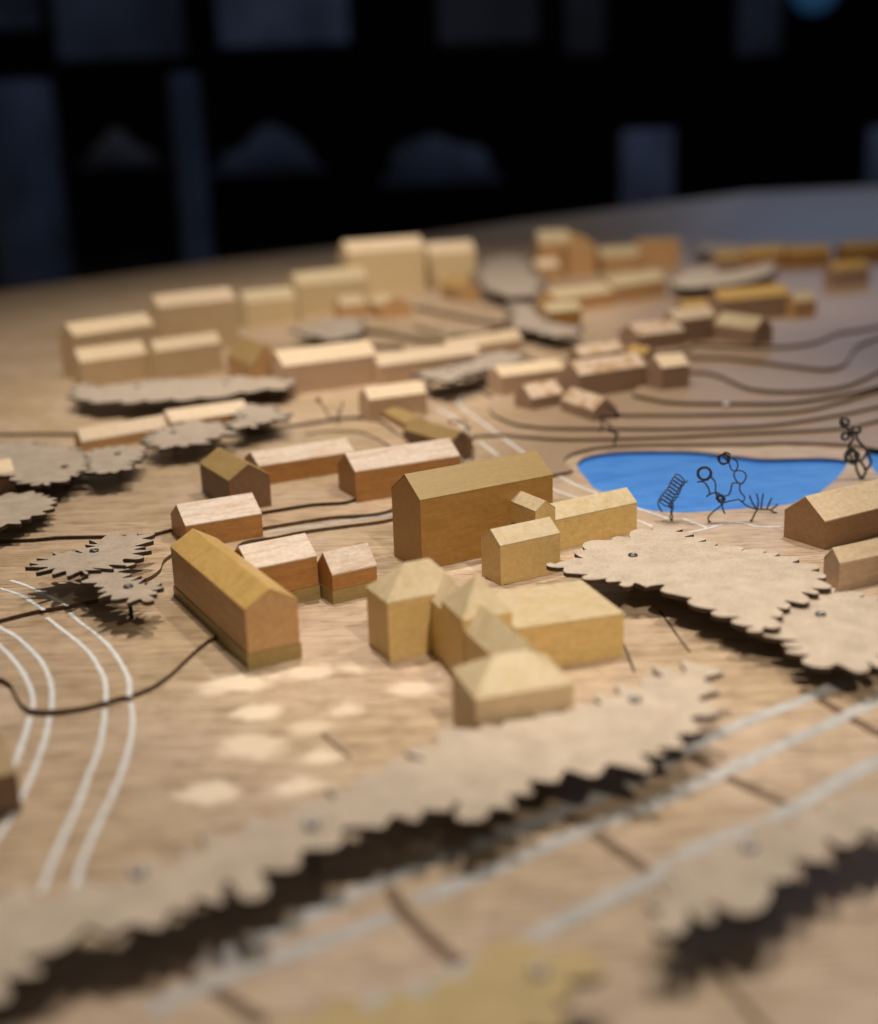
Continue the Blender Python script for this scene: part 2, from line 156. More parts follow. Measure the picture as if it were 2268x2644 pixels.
  'spiral': [[(18.143,98.307,-0.0),(18.034,98.327,0.334),(18.201,98.296,0.709),(18.091,98.316,1.079),(18.26,98.285,1.305),(18.048,98.324,1.598)],[(18.143,98.307,-0.0),(18.241,98.289,0.338),(18.076,98.319,0.707),(18.265,98.284,1.008),(18.123,98.31,1.228)],[(17.439,98.437,0.696),(17.17,98.486,1.137),(17.136,98.493,1.582),(17.357,98.452,1.66)],[(17.996,98.334,1.018),(18.042,98.511,1.109),(17.989,98.669,1.245),(17.847,98.778,1.404),(17.649,98.814,1.556),(17.443,98.77,1.67),(17.279,98.652,1.723),(17.191,98.482,1.708),(17.194,98.296,1.634),(17.283,98.131,1.523),(17.436,98.021,1.406),(17.624,97.986,1.31),(17.815,98.033,1.254),(17.982,98.151,1.248),(18.098,98.315,1.294),(18.142,98.492,1.386),(18.102,98.648,1.514),(17.979,98.753,1.661),(17.795,98.787,1.803),(17.592,98.742,1.916),(17.416,98.626,1.977),(17.312,98.46,1.972),(17.306,98.276,1.904),(17.398,98.11,1.791),(17.567,97.997,1.664),(17.773,97.959,1.555),(17.976,98.004,1.492),(18.14,98.122,1.488),(18.242,98.288,1.542),(18.271,98.468,1.644),(18.225,98.626,1.776),(18.11,98.729,1.917),(17.946,98.76,2.047),(17.759,98.711,2.149),(17.59,98.594,2.205),(17.479,98.429,2.205),(17.457,98.248,2.148),(17.536,98.085,2.044),(17.703,97.972,1.918),(17.921,97.931,1.801),(18.142,97.973,1.726),(18.32,98.089,1.713),(18.423,98.255,1.766),(18.44,98.437,1.876),(18.377,98.598,2.018),(18.251,98.703,2.166),(18.089,98.733,2.295),(17.917,98.682,2.388),(17.765,98.562,2.433),(17.663,98.395,2.427),(17.637,98.215,2.372),(17.7,98.055,2.279),(17.849,97.945,2.164),(18.059,97.906,2.053),(18.285,97.947,1.974),(18.478,98.06,1.951),(18.597,98.223,1.995),(18.617,98.404,2.102),(18.544,98.567,2.25),(18.4,98.676,2.41),(18.221,98.709,2.549),(18.045,98.659,2.645),(17.902,98.536,2.684),(17.817,98.367,2.668),(17.802,98.184,2.606),(17.864,98.024,2.513),(17.999,97.917,2.407),(18.189,97.882,2.309),(18.401,97.925,2.239),(18.594,98.038,2.216),(18.725,98.199,2.252),(18.761,98.378,2.348),(18.696,98.539,2.491),(18.547,98.649,2.654),(18.351,98.685,2.804),(18.157,98.638,2.911),(18.005,98.517,2.957),(17.924,98.347,2.937),(17.925,98.162,2.865),(18.002,97.999,2.763),(18.141,97.891,2.655),(18.322,97.857,2.563),(18.517,97.904,2.504),(18.694,98.02,2.491),(18.82,98.182,2.529),(18.867,98.358,2.619),(18.819,98.516,2.75),(18.683,98.623,2.904),(18.489,98.659,3.054),(18.283,98.615,3.168),(18.114,98.497,3.225),(18.022,98.329,3.213),(18.024,98.143,3.14),(18.116,97.978,3.028),(18.274,97.866,2.908),(18.465,97.831,2.809),(18.657,97.878,2.752),(18.82,97.996,2.747),(18.931,98.161,2.796),(18.971,98.339,2.89),(18.931,98.495,3.016),(18.813,98.6,3.159),(18.637,98.632,3.297),(18.438,98.586,3.406),(18.263,98.47,3.467),(18.156,98.304,3.465),(18.145,98.121,3.4),(18.234,97.956,3.29),(18.404,97.842,3.163),(18.614,97.803,3.051),(18.821,97.848,2.984),(18.987,97.966,2.978),(19.088,98.132,3.032),(19.111,98.313,3.137),(19.06,98.471,3.27),(18.945,98.575,3.411),(18.784,98.605,3.539),(18.605,98.555,3.636),(18.441,98.437,3.689),(18.332,98.272,3.689),(18.306,98.091,3.634),(18.38,97.929,3.534),(18.541,97.817,3.411),(18.758,97.777,3.296),(18.981,97.818,3.218),(19.164,97.933,3.201),(19.27,98.099,3.252)]],
  'walker': [[(20.97,97.591,3.746),(20.882,97.61,3.483),(20.618,97.667,3.415),(20.385,97.717,3.458),(20.133,97.771,3.517),(19.986,97.802,3.752),(20.075,97.783,4.01),(20.19,97.759,4.215),(20.372,97.72,4.415),(20.642,97.662,4.383),(20.811,97.626,4.188),(20.965,97.592,4.001),(21.026,97.579,3.73),(20.837,97.62,3.53),(20.608,97.669,3.457),(20.364,97.721,3.384),(20.117,97.774,3.501),(20.065,97.786,3.772),(20.076,97.783,4.009),(20.134,97.771,4.275),(20.377,97.719,4.396),(20.621,97.666,4.309),(20.839,97.62,4.216),(21.029,97.579,4.017),(20.972,97.591,3.745),(20.801,97.628,3.568),(20.625,97.665,3.388),(20.355,97.723,3.351),(20.173,97.762,3.557),(20.078,97.783,3.775),(19.998,97.8,4.032),(20.139,97.77,4.269),(20.396,97.714,4.317),(20.629,97.665,4.336),(20.891,97.608,4.267),(20.984,97.588,4.006),(20.914,97.603,3.763),(20.844,97.618,3.522),(20.636,97.663,3.343),(20.375,97.719,3.423),(20.192,97.758,3.575),(20.0,97.799,3.756),(19.993,97.801,4.034),(20.195,97.758,4.209),(20.392,97.715,4.333),(20.65,97.66,4.412),(20.865,97.614,4.242),(20.918,97.602,3.989),(20.965,97.592,3.747),(20.981,97.589,3.639),(21.329,97.514,3.173),(21.349,97.51,2.37)],[(19.978,97.804,3.18),(20.451,97.703,3.212),(20.798,97.628,2.796),(20.911,97.604,2.286),(20.68,97.654,2.061),(21.013,97.582,2.274),(21.484,97.481,2.373),(21.828,97.407,2.088),(21.975,97.376,1.652),(21.846,97.404,1.428)],[(21.929,97.386,2.091),(21.931,97.385,1.923),(21.808,97.412,1.83),(21.684,97.438,1.8),(21.547,97.468,1.777),(21.437,97.491,1.865),(21.448,97.489,2.006),(21.482,97.482,2.123),(21.552,97.467,2.25),(21.706,97.434,2.267),(21.833,97.406,2.18),(21.951,97.381,2.094),(22.033,97.363,1.947),(21.971,97.377,1.796),(21.868,97.399,1.705),(21.756,97.423,1.612),(21.612,97.454,1.62),(21.547,97.468,1.744),(21.52,97.473,1.861),(21.513,97.475,2.001),(21.628,97.45,2.096),(21.778,97.418,2.079),(21.914,97.389,2.054),(22.053,97.359,1.969),(22.073,97.355,1.801)],[(21.349,97.51,2.37),(21.703,97.434,1.719),(21.846,97.404,1.428),(21.184,97.546,0.821),(20.855,97.616,0.369),(20.965,97.592,0.001)],[(21.703,97.434,1.719),(21.881,97.396,1.356),(21.958,97.379,0.99),(22.101,97.349,0.699)],[(21.895,97.393,2.127),(22.298,97.307,2.173),(22.487,97.266,2.616),(22.54,97.255,3.127),(22.672,97.226,3.202),(23.006,97.155,3.21)],[(21.943,97.383,1.592),(22.512,97.261,1.739),(23.112,97.132,1.885)]],
  'tall': [[(22.203,97.948,4.62),(22.019,97.994,4.502),(21.826,98.041,4.598),(21.706,98.071,4.745),(21.584,98.101,4.912),(21.613,98.094,5.132),(21.798,98.048,5.242),(21.974,98.005,5.306),(22.188,97.952,5.332),(22.34,97.914,5.169),(22.349,97.912,4.958),(22.352,97.911,4.76),(22.256,97.935,4.559),(22.042,97.988,4.534),(21.867,98.031,4.608),(21.684,98.077,4.69),(21.593,98.099,4.89),(21.699,98.073,5.082),(21.826,98.041,5.22),(21.996,97.999,5.352),(22.209,97.946,5.297),(22.317,97.92,5.113),(22.407,97.897,4.94),(22.427,97.892,4.715),(22.258,97.934,4.576),(22.067,97.982,4.555),(21.871,98.03,4.535),(21.689,98.075,4.653),(21.683,98.077,4.874),(21.736,98.064,5.056),(21.817,98.044,5.254),(22.024,97.992,5.325),(22.208,97.947,5.217),(22.363,97.908,5.105),(22.492,97.876,4.923),(22.421,97.894,4.711),(22.258,97.934,4.596),(22.098,97.974,4.483),(21.883,98.027,4.481),(21.765,98.056,4.666),(21.73,98.065,4.854),(21.706,98.071,5.064),(21.842,98.037,5.237),(22.429,97.892,4.563),(22.574,97.856,4.131),(22.846,97.788,3.957),(23.039,97.741,4.217),(22.991,97.752,4.723),(22.482,97.879,5.072)],[(22.444,97.888,5.215),(22.441,97.889,5.081),(22.33,97.916,5.011),(22.217,97.944,4.996),(22.093,97.975,4.986),(21.993,98.0,5.072),(21.997,97.999,5.204),(22.021,97.993,5.316),(22.076,97.979,5.436),(22.204,97.947,5.461),(22.309,97.921,5.396),(22.406,97.897,5.332),(22.472,97.881,5.216),(22.414,97.896,5.096),(22.319,97.919,5.028),(22.218,97.944,4.959),(22.088,97.976,4.976),(22.026,97.992,5.093),(21.998,97.999,5.204),(21.987,98.001,5.335),(22.081,97.978,5.428),(22.205,97.947,5.423),(22.318,97.919,5.413),(22.433,97.891,5.35),(22.445,97.888,5.215)],[(22.846,97.788,3.957),(22.822,97.794,3.629),(23.002,97.75,3.197),(23.342,97.665,2.973),(23.661,97.586,3.435),(23.616,97.597,3.834),(23.244,97.69,4.02),(22.913,97.772,3.959)],[(23.074,97.732,3.016),(23.509,97.624,2.979)],[(23.275,97.682,2.986),(23.292,97.678,2.401),(23.642,97.591,1.899),(23.518,97.622,1.564),(23.245,97.689,1.724),(23.932,97.519,1.159),(24.539,97.368,0.974),(24.356,97.414,0.451),(24.169,97.46,0.0)],[(24.605,97.352,1.013),(24.42,97.398,0.527),(24.235,97.444,0.04)]],
  'hand': [[(24.536,99.982,0.431),(25.156,99.816,0.245),(26.04,99.58,0.244),(26.315,99.507,0.142),(26.592,99.433,-0.035)],[(25.155,99.817,0.282),(24.797,99.912,0.833),(24.61,99.962,1.353)],[(25.223,99.798,0.285),(25.27,99.786,0.927),(25.115,99.827,1.522)],[(25.496,99.726,0.259),(25.544,99.713,0.863),(25.623,99.692,1.542)],[(25.905,99.617,0.238),(26.091,99.567,0.735),(26.244,99.526,1.191)],[(26.177,99.544,0.212),(26.507,99.456,0.451),(26.734,99.395,0.723)]],
  'acrobat': [[(16.915,121.857,0.31),(16.934,121.855,0.651),(16.912,121.858,0.907),(17.114,121.83,1.246),(17.154,121.824,1.416),(17.295,121.805,1.585),(17.03,121.841,1.756),(16.624,121.898,1.8),(16.216,121.954,1.971),(15.687,122.028,2.058),(15.565,122.045,1.761)],[(17.035,121.841,0.821),(17.114,121.83,1.161),(17.072,121.835,1.459),(16.909,121.858,1.671)],[(15.89,122.0,2.142),(15.686,122.028,2.65),(15.612,122.038,3.031),(15.685,122.028,3.368),(15.847,122.006,3.494),(16.213,121.955,3.323),(16.618,121.898,3.237),(17.104,121.831,3.403),(17.468,121.781,3.338),(17.143,121.826,3.697),(16.939,121.854,3.908),(16.615,121.899,4.036),(16.291,121.944,4.155),(16.17,121.961,3.996)],[(16.704,121.887,2.011),(16.54,121.909,2.393),(16.296,121.943,2.648),(15.97,121.988,2.818),(15.888,122.0,3.283)],[(15.565,122.045,2.016),(15.565,122.045,1.761)],[(17.367,121.795,3.401),(17.362,121.795,3.301),(17.274,121.808,3.251),(17.185,121.82,3.242),(17.089,121.833,3.238),(17.012,121.844,3.304),(17.018,121.843,3.403),(17.038,121.84,3.486),(17.083,121.834,3.574),(17.184,121.82,3.591),(17.264,121.809,3.539),(17.339,121.798,3.49),(17.389,121.792,3.401),(17.341,121.798,3.313),(17.266,121.809,3.264),(17.186,121.82,3.214),(17.085,121.834,3.23),(17.038,121.84,3.319),(17.018,121.843,3.403),(17.012,121.844,3.501),(17.087,121.833,3.568),(17.184,121.82,3.562),(17.272,121.808,3.552),(17.36,121.795,3.502),(17.368,121.794,3.401)],[(17.105,121.831,3.108),(17.063,121.837,3.403)]],
  'copper': [[(2.052,117.649,4.125),(1.815,117.656,3.959),(1.375,117.668,3.985),(1.136,117.675,4.23),(1.44,117.666,4.42),(1.803,117.656,4.455),(2.16,117.646,4.254),(2.589,117.634,3.871),(2.97,117.623,3.568),(3.063,117.62,3.194),(2.981,117.623,3.01),(2.748,117.629,3.043),(2.551,117.635,3.421),(2.711,117.63,3.576),(2.965,117.623,3.409)],[(2.29,117.642,4.29),(2.682,117.631,4.411),(2.807,117.627,4.262),(2.748,117.629,3.999),(2.872,117.626,3.783)],[(2.975,117.623,3.78),(3.257,117.615,3.666),(3.312,117.613,3.771)],[(2.955,117.623,3.011),(2.889,117.625,2.48),(3.197,117.616,2.338),(3.29,117.614,1.935),(3.516,117.607,1.608),(3.377,117.611,1.263)],[(2.889,117.625,2.48),(2.559,117.635,1.822),(2.654,117.632,1.498),(2.912,117.624,1.41),(3.109,117.619,0.949),(3.335,117.613,0.62)],[(3.34,117.612,1.853),(3.327,117.613,1.693),(3.187,117.617,1.614),(3.048,117.621,1.6),(2.896,117.625,1.592),(2.778,117.628,1.694),(2.792,117.628,1.842),(2.828,117.627,1.966),(2.903,117.625,2.097),(3.061,117.62,2.114),(3.185,117.617,2.027),(3.3,117.613,1.943),(3.373,117.611,1.799),(3.294,117.614,1.659),(3.174,117.617,1.582),(3.045,117.621,1.503),(2.887,117.625,1.527),(2.819,117.627,1.662),(2.791,117.628,1.789),(2.786,117.628,1.937),(2.907,117.625,2.034),(3.058,117.62,2.017),(3.196,117.616,1.993),(3.333,117.613,1.907),(3.339,117.612,1.746),(3.266,117.614,1.621),(3.192,117.617,1.493),(3.043,117.621,1.43),(2.91,117.625,1.512),(2.824,117.627,1.613),(2.742,117.629,1.737),(2.788,117.628,1.881),(2.928,117.624,1.94),(3.057,117.62,1.979),(3.217,117.616,1.975),(3.307,117.613,1.841),(3.302,117.613,1.694)],[(3.433,117.61,1.396),(3.37,117.611,0.995),(3.335,117.613,0.62)],[(2.912,117.624,1.41),(2.648,117.632,1.284),(2.386,117.639,1.238)]],
  'far': [[(-11.705,132.281,3.787),(-11.718,132.28,3.67),(-11.826,132.272,3.616),(-11.932,132.264,3.611),(-12.047,132.255,3.611),(-12.133,132.248,3.693),(-12.119,132.249,3.808),(-12.089,132.251,3.904),(-12.029,132.256,4.005),(-11.908,132.265,4.018),(-11.816,132.273,3.954),(-11.731,132.279,3.892),(-11.679,132.283,3.786),(-11.742,132.278,3.685),(-11.835,132.271,3.632),(-11.934,132.263,3.579),(-12.052,132.254,3.603),(-12.101,132.25,3.709),(-12.118,132.249,3.808),(-12.119,132.249,3.923),(-12.025,132.256,3.997),(-11.91,132.265,3.985),(-11.806,132.273,3.968),(-11.705,132.281,3.905),(-11.704,132.281,3.787),(-11.761,132.277,3.697),(-11.821,132.272,3.605),(-11.935,132.263,3.564),(-12.033,132.256,3.631),(-12.095,132.251,3.712),(-12.155,132.246,3.81),(-12.116,132.249,3.921),(-12.009,132.258,3.966),(-11.909,132.265,3.997),(-11.789,132.275,3.994),(-11.723,132.28,3.896),(-11.731,132.279,3.788),(-11.738,132.279,3.682),(-11.812,132.273,3.588),(-11.933,132.263,3.596),(-12.027,132.256,3.64),(-12.127,132.248,3.696),(-12.157,132.246,3.81),(-12.086,132.252,3.902),(-12.012,132.257,3.973),(-11.907,132.265,4.03),(-11.798,132.274,3.981),(-11.75,132.278,3.882),(-11.707,132.281,3.787)],[(-11.812,132.273,3.539),(-11.463,132.3,3.14),(-11.247,132.317,2.556),(-10.904,132.344,2.028),(-10.446,132.379,1.844),(-10.032,132.411,2.015),(-9.854,132.425,2.42),(-9.545,132.449,2.947),(-9.481,132.454,3.579)],[(-9.971,132.416,1.979),(-9.95,132.418,1.787),(-10.009,132.413,1.277),(-10.309,132.39,0.94)],[(-9.759,132.433,2.448),(-9.767,132.432,2.38),(-9.829,132.427,2.349),(-9.889,132.423,2.346),(-9.955,132.417,2.346),(-10.005,132.414,2.394),(-9.997,132.414,2.46),(-9.98,132.415,2.515),(-9.946,132.418,2.573),(-9.876,132.424,2.581),(-9.823,132.428,2.544),(-9.774,132.431,2.508),(-9.744,132.434,2.447),(-9.78,132.431,2.389),(-9.833,132.427,2.359),(-9.89,132.422,2.328),(-9.958,132.417,2.342),(-9.986,132.415,2.403),(-9.997,132.414,2.46),(-9.997,132.414,2.526),(-9.943,132.418,2.569),(-9.878,132.423,2.562),(-9.818,132.428,2.552),(-9.759,132.433,2.515),(-9.758,132.433,2.447)]],
  'silver': [[(34.465,109.094,5.111),(34.767,108.993,4.578),(35.439,108.768,3.589),(35.124,108.873,2.948),(35.352,108.797,1.856),(35.728,108.672,1.282),(35.896,108.615,0.696),(36.245,108.499,0.0)],[(36.245,108.499,0.0),(36.554,108.396,0.73),(36.094,108.549,1.576),(35.511,108.744,2.14)],[(35.891,108.617,2.157),(35.892,108.617,1.858),(35.665,108.693,1.694),(35.432,108.771,1.65),(35.175,108.856,1.616),(34.962,108.927,1.794),(34.965,108.927,2.075),(35.009,108.912,2.313),(35.118,108.875,2.57),(35.383,108.787,2.623),(35.605,108.713,2.48),(35.81,108.644,2.339),(35.953,108.596,2.082),(35.839,108.635,1.811),(35.646,108.699,1.653),(35.44,108.768,1.49),(35.169,108.858,1.516),(35.034,108.903,1.762),(34.97,108.925,1.996),(34.94,108.935,2.275),(35.132,108.871,2.474),(35.391,108.784,2.463),(35.626,108.706,2.438),(35.869,108.624,2.298),(35.902,108.614,2.001),(35.797,108.649,1.758),(35.688,108.685,1.511),(35.445,108.766,1.375),(35.208,108.845,1.512),(35.049,108.898,1.691),(34.892,108.951,1.914),(34.95,108.931,2.193),(35.179,108.855,2.323),(35.393,108.783,2.414),(35.663,108.693,2.429),(35.834,108.636,2.193),(35.846,108.632,1.919),(35.856,108.629,1.649),(35.716,108.676,1.392),(35.445,108.766,1.375),(35.224,108.84,1.457),(34.986,108.919,1.565),(34.891,108.951,1.835),(35.027,108.906,2.073),(35.175,108.856,2.258),(35.393,108.783,2.419),(35.651,108.697,2.316),(35.781,108.654,2.075),(35.903,108.613,1.843)],[(34.99,108.918,4.976),(34.989,108.918,4.789),(34.844,108.967,4.691),(34.694,109.017,4.668),(34.529,109.072,4.652),(34.393,109.118,4.77),(34.394,109.117,4.953),(34.423,109.108,5.108),(34.493,109.084,5.275),(34.662,109.028,5.312),(34.804,108.98,5.223),(34.935,108.936,5.137),(35.027,108.906,4.977),(34.953,108.931,4.81),(34.829,108.972,4.715),(34.696,109.016,4.617),(34.523,109.074,4.639),(34.436,109.103,4.8),(34.395,109.117,4.953),(34.376,109.123,5.134),(34.499,109.082,5.264),(34.665,109.027,5.26),(34.816,108.976,5.247),(34.971,108.924,5.161),(34.991,108.918,4.976)],[(35.919,108.608,4.311),(35.919,108.608,4.125),(35.774,108.656,4.026),(35.625,108.706,4.003),(35.461,108.761,3.987),(35.325,108.806,4.105),(35.326,108.806,4.288),(35.354,108.797,4.443),(35.423,108.773,4.61),(35.592,108.717,4.647),(35.734,108.67,4.559),(35.865,108.626,4.473),(35.956,108.595,4.313),(35.883,108.62,4.146),(35.76,108.661,4.05),(35.628,108.705,3.952),(35.455,108.763,3.973),(35.368,108.792,4.134),(35.327,108.805,4.288),(35.308,108.812,4.469),(35.43,108.771,4.599),(35.595,108.716,4.595),(35.745,108.666,4.582),(35.9,108.614,4.497),(35.921,108.607,4.311)],[(35.614,108.71,4.221),(35.791,108.65,3.448),(36.53,108.404,2.501),(36.157,108.528,1.697)],[(35.086,108.886,3.731),(35.085,108.886,3.564),(34.955,108.93,3.476),(34.822,108.974,3.455),(34.675,109.023,3.44),(34.554,109.064,3.545),(34.555,109.063,3.709),(34.58,109.055,3.848),(34.643,109.034,3.997),(34.794,108.984,4.03),(34.92,108.941,3.952),(35.037,108.902,3.875),(35.119,108.875,3.732),(35.053,108.897,3.583),(34.942,108.934,3.497),(34.824,108.974,3.409),(34.67,109.025,3.428),(34.593,109.051,3.572),(34.556,109.063,3.709),(34.539,109.069,3.871),(34.648,109.032,3.987),(34.796,108.983,3.984),(34.93,108.938,3.973),(35.069,108.892,3.896),(35.087,108.886,3.731)],[(36.53,108.404,2.501),(36.925,108.272,1.537),(36.549,108.397,0.809)]],
 },
 'bg': {
  'pillar_tall': [-129.4,-113.6,-78.3,60.8,700],
  'pillar_left': [-246.0,-204.1,-84.3,62.4,760],
  'panel_a': [-261.9,-171.1,86.2,140.4,1000],
  'panel_b': [-145.9,-52.3,91.5,136.7,1000],
  'panel_c': [-321.0,-271.7,108.4,143.0,1000],
  'panel_d': [11.2,83.0,88.1,132.1,1000],
  'panel_e': [102.3,130.0,77.9,129.9,1000],
  'table_a': [-132.9,-65.6,7.3,34.0,850],
  'table_b': [-212.2,-166.6,13.8,33.5,850],
  'table_c': [-28.3,45.3,-2.2,31.6,850],
  'pillar_blue': [110.5,142.2,-100.1,25.5,780],
  'lamp': [263.5,296.7,104.5,133.6,1000],
  'pillar_top': [225.6,257.5,73.8,125.9,1000],
  'pillar_right': [259.0,280.9,-108.5,21.9,800],
  'shape': [190.9,237.1,-16.2,12.1,850],
 },
}


# ------------------------------------------------------------------ materials
def nt(name):
    m = bpy.data.materials.new(name); m.use_nodes = True
    return m, m.node_tree.nodes, m.node_tree.links, m.node_tree.nodes['Principled BSDF']
def col4(c): return (c[0], c[1], c[2], 1)
def mixc(N, L, fac, a, b, mode='MIX'):
    n = N.new('ShaderNodeMix'); n.data_type = 'RGBA'; n.blend_type = mode
    for s, v in ((0, fac), (6, a), (7, b)):
        if hasattr(v, 'type') and hasattr(v, 'node'): L.new(v, n.inputs[s])
        elif s == 0: n.inputs[s].default_value = v
        else: n.inputs[s].default_value = col4(v)
    return n.outputs[2]
def ramp(N, L, src, stops):
    n = N.new('ShaderNodeValToRGB'); L.new(src, n.inputs[0])
    e = n.color_ramp.elements
    while len(e) < len(stops): e.new(.5)
    for i, (p, c) in enumerate(stops):
        e[i].position = p; e[i].color = col4(c) if hasattr(c, '__len__') else (c, c, c, 1)
    return n.outputs[0]
def noise(N, L, vec, scale, detail=5, rough=.55, dist=0):
    n = N.new('ShaderNodeTexNoise'); n.inputs['Scale'].default_value = scale
    n.inputs['Detail'].default_value = detail; n.inputs['Roughness'].default_value = rough
    n.inputs['Distortion'].default_value = dist
    if vec is not None: L.new(vec, n.inputs['Vector'])
    return n.outputs[0]
def coords(N, L, rot=0, scale=(1, 1, 1), rnd=True):
    t = N.new('ShaderNodeTexCoord'); mp = N.new('ShaderNodeMapping'); mp.vector_type = 'POINT'
    L.new(t.outputs['Object'], mp.inputs[0]); mp.inputs['Rotation'].default_value = (0, 0, rot); mp.inputs['Scale'].default_value = scale
    if rnd:
        oi = N.new('ShaderNodeObjectInfo'); ml = N.new('ShaderNodeMath'); ml.operation = 'MULTIPLY'; ml.inputs[1].default_value = 97
        L.new(oi.outputs['Random'], ml.inputs[0]); L.new(ml.outputs[0], mp.inputs['Location'])
    return mp.outputs[0], t
def bump(N, L, b, h, strength, dist):
    n = N.new('ShaderNodeBump'); n.inputs['Strength'].default_value = strength; n.inputs['Distance'].default_value = dist
    L.new(h, n.inputs['Height']); L.new(n.outputs[0], b.inputs['Normal'])

def wood(name, light, dark, rough=.45, blot=None, blot_amt=.0, blot_scale=.9, grain=1.0, spec=.4, fleck=.25, streak=False):
    m, N, L, b = nt(name)
    v, _ = coords(N, L, 0, (.16, 1.6, 1.6))
    g = noise(N, L, v, 2.2*grain, 6, .62, .6)
    v2, _ = coords(N, L, 0, (.5, 7, 7))
    f = noise(N, L, v2, 2.6*grain, 4, .7)
    v3, _ = coords(N, L)
    c = mixc(N, L, ramp(N, L, g, [(.3, 0), (.72, 1)]), light, dark)
    if blot:
        bl = noise(N, L, v if streak else v3, blot_scale, 3 if streak else 2, .6, .3)
        c = mixc(N, L, ramp(N, L, bl, [(.5-.14, 0), (.5+.03, blot_amt)]), c, blot)
    fk = ramp(N, L, f, [(.33, (1-fleck,)*3), (.55, (1, 1, 1))])
    c = mixc(N, L, 1, c, fk, 'MULTIPLY')
    oi = N.new('ShaderNodeObjectInfo')
    tint = ramp(N, L, oi.outputs['Random'], [(0, (.88, .88, .9)), (1, (1.0, 1.0, .98))])
    c = mixc(N, L, 1, c, tint, 'MULTIPLY')
    sm = noise(N, L, v3, 2.3, 4, .7)
    c = mixc(N, L, 1, c, ramp(N, L, sm, [(.3, (.84, .82, .8)), (.6, (1, 1, 1))]), 'MULTIPLY')
    L.new(c, b.inputs['Base Color'])
    rr = N.new('ShaderNodeMapRange'); L.new(sm, rr.inputs[0]); rr.inputs[3].default_value = rough-.1; rr.inputs[4].default_value = rough+.14
    L.new(rr.outputs[0], b.inputs['Roughness']); b.inputs['Specular IOR Level'].default_value = spec
    bump(N, L, b, f, .25, .03)
    return m

M = {}
M['wall_orange'] = wood('orange_wood', (.50, .25, .075), (.36, .16, .045))
M['wall_pink'] = wood('pinkish_bare_wood', (.68, .49, .34), (.60, .41, .27), .55, fleck=.12)
M['wall_brown'] = wood('brown_wood', (.43, .29, .20), (.35, .225, .15), .55, fleck=.18)
M['wall_dark'] = wood('dark_brown_wood', (.25, .14, .075), (.18, .095, .05), .55)
M['wall_tan'] = wood('tan_orange_wood', (.62, .38, .18), (.52, .29, .12), .5, fleck=.15)
M['wall_yellow'] = wood('yellow_wood', (.78, .56, .24), (.70, .48, .18), .5, fleck=.1)
M['wall_butter'] = wood('butter_wood', (.72, .56, .33), (.64, .48, .26), .55, fleck=.1)
M['wall_ochre'] = wood('ochre_wood', (.42, .23, .065), (.35, .18, .045), .42, fleck=.12)
M['wall_beige'] = wood('beige_wood', (.72, .54, .34), (.64, .46, .27), .55, fleck=.1)
M['wall_rust'] = wood('rust_brown_wood', (.46, .27, .14), (.38, .21, .10), .5, fleck=.15)
M['roof_pale'] = wood('pale_roof_wood', (.67, .51, .39), (.55, .385, .27), .5, (.74, .64, .55), .75, 1.6, 1.2, fleck=.3, streak=True)  # paler than the walls of the same block
M['roof_cream'] = wood('cream_roof_wood', (.82, .66, .47), (.74, .57, .38), .5, fleck=.12)
M['roof_gold'] = wood('golden_roof_wood', (.55, .36, .12), (.45, .28, .085), .38, (.62, .40, .14), .5, .6, fleck=.15)
M['roof_ochre'] = wood('ochre_roof_wood', (.32, .215, .07), (.275, .18, .05), .45, fleck=.12)
M['roof_olive'] = wood('olive_roof_wood', (.42, .29, .12), (.34, .22, .085), .45, fleck=.25)
M['roof_yellow'] = wood('yellow_roof_wood', (.60, .48, .29), (.54, .42, .235), .42, (.64, .54, .38), .5, .7, fleck=.1)
M['roof_blotch'] = wood('glue_stained_roof_wood', (.58, .37, .19), (.47, .28, .13), .5, (.74, .58, .44), 1, .75, fleck=.15)
M['plinth'] = wood('olive_plinth_wood', (.40, .29, .115), (.33, .23, .085), .5, fleck=.2)

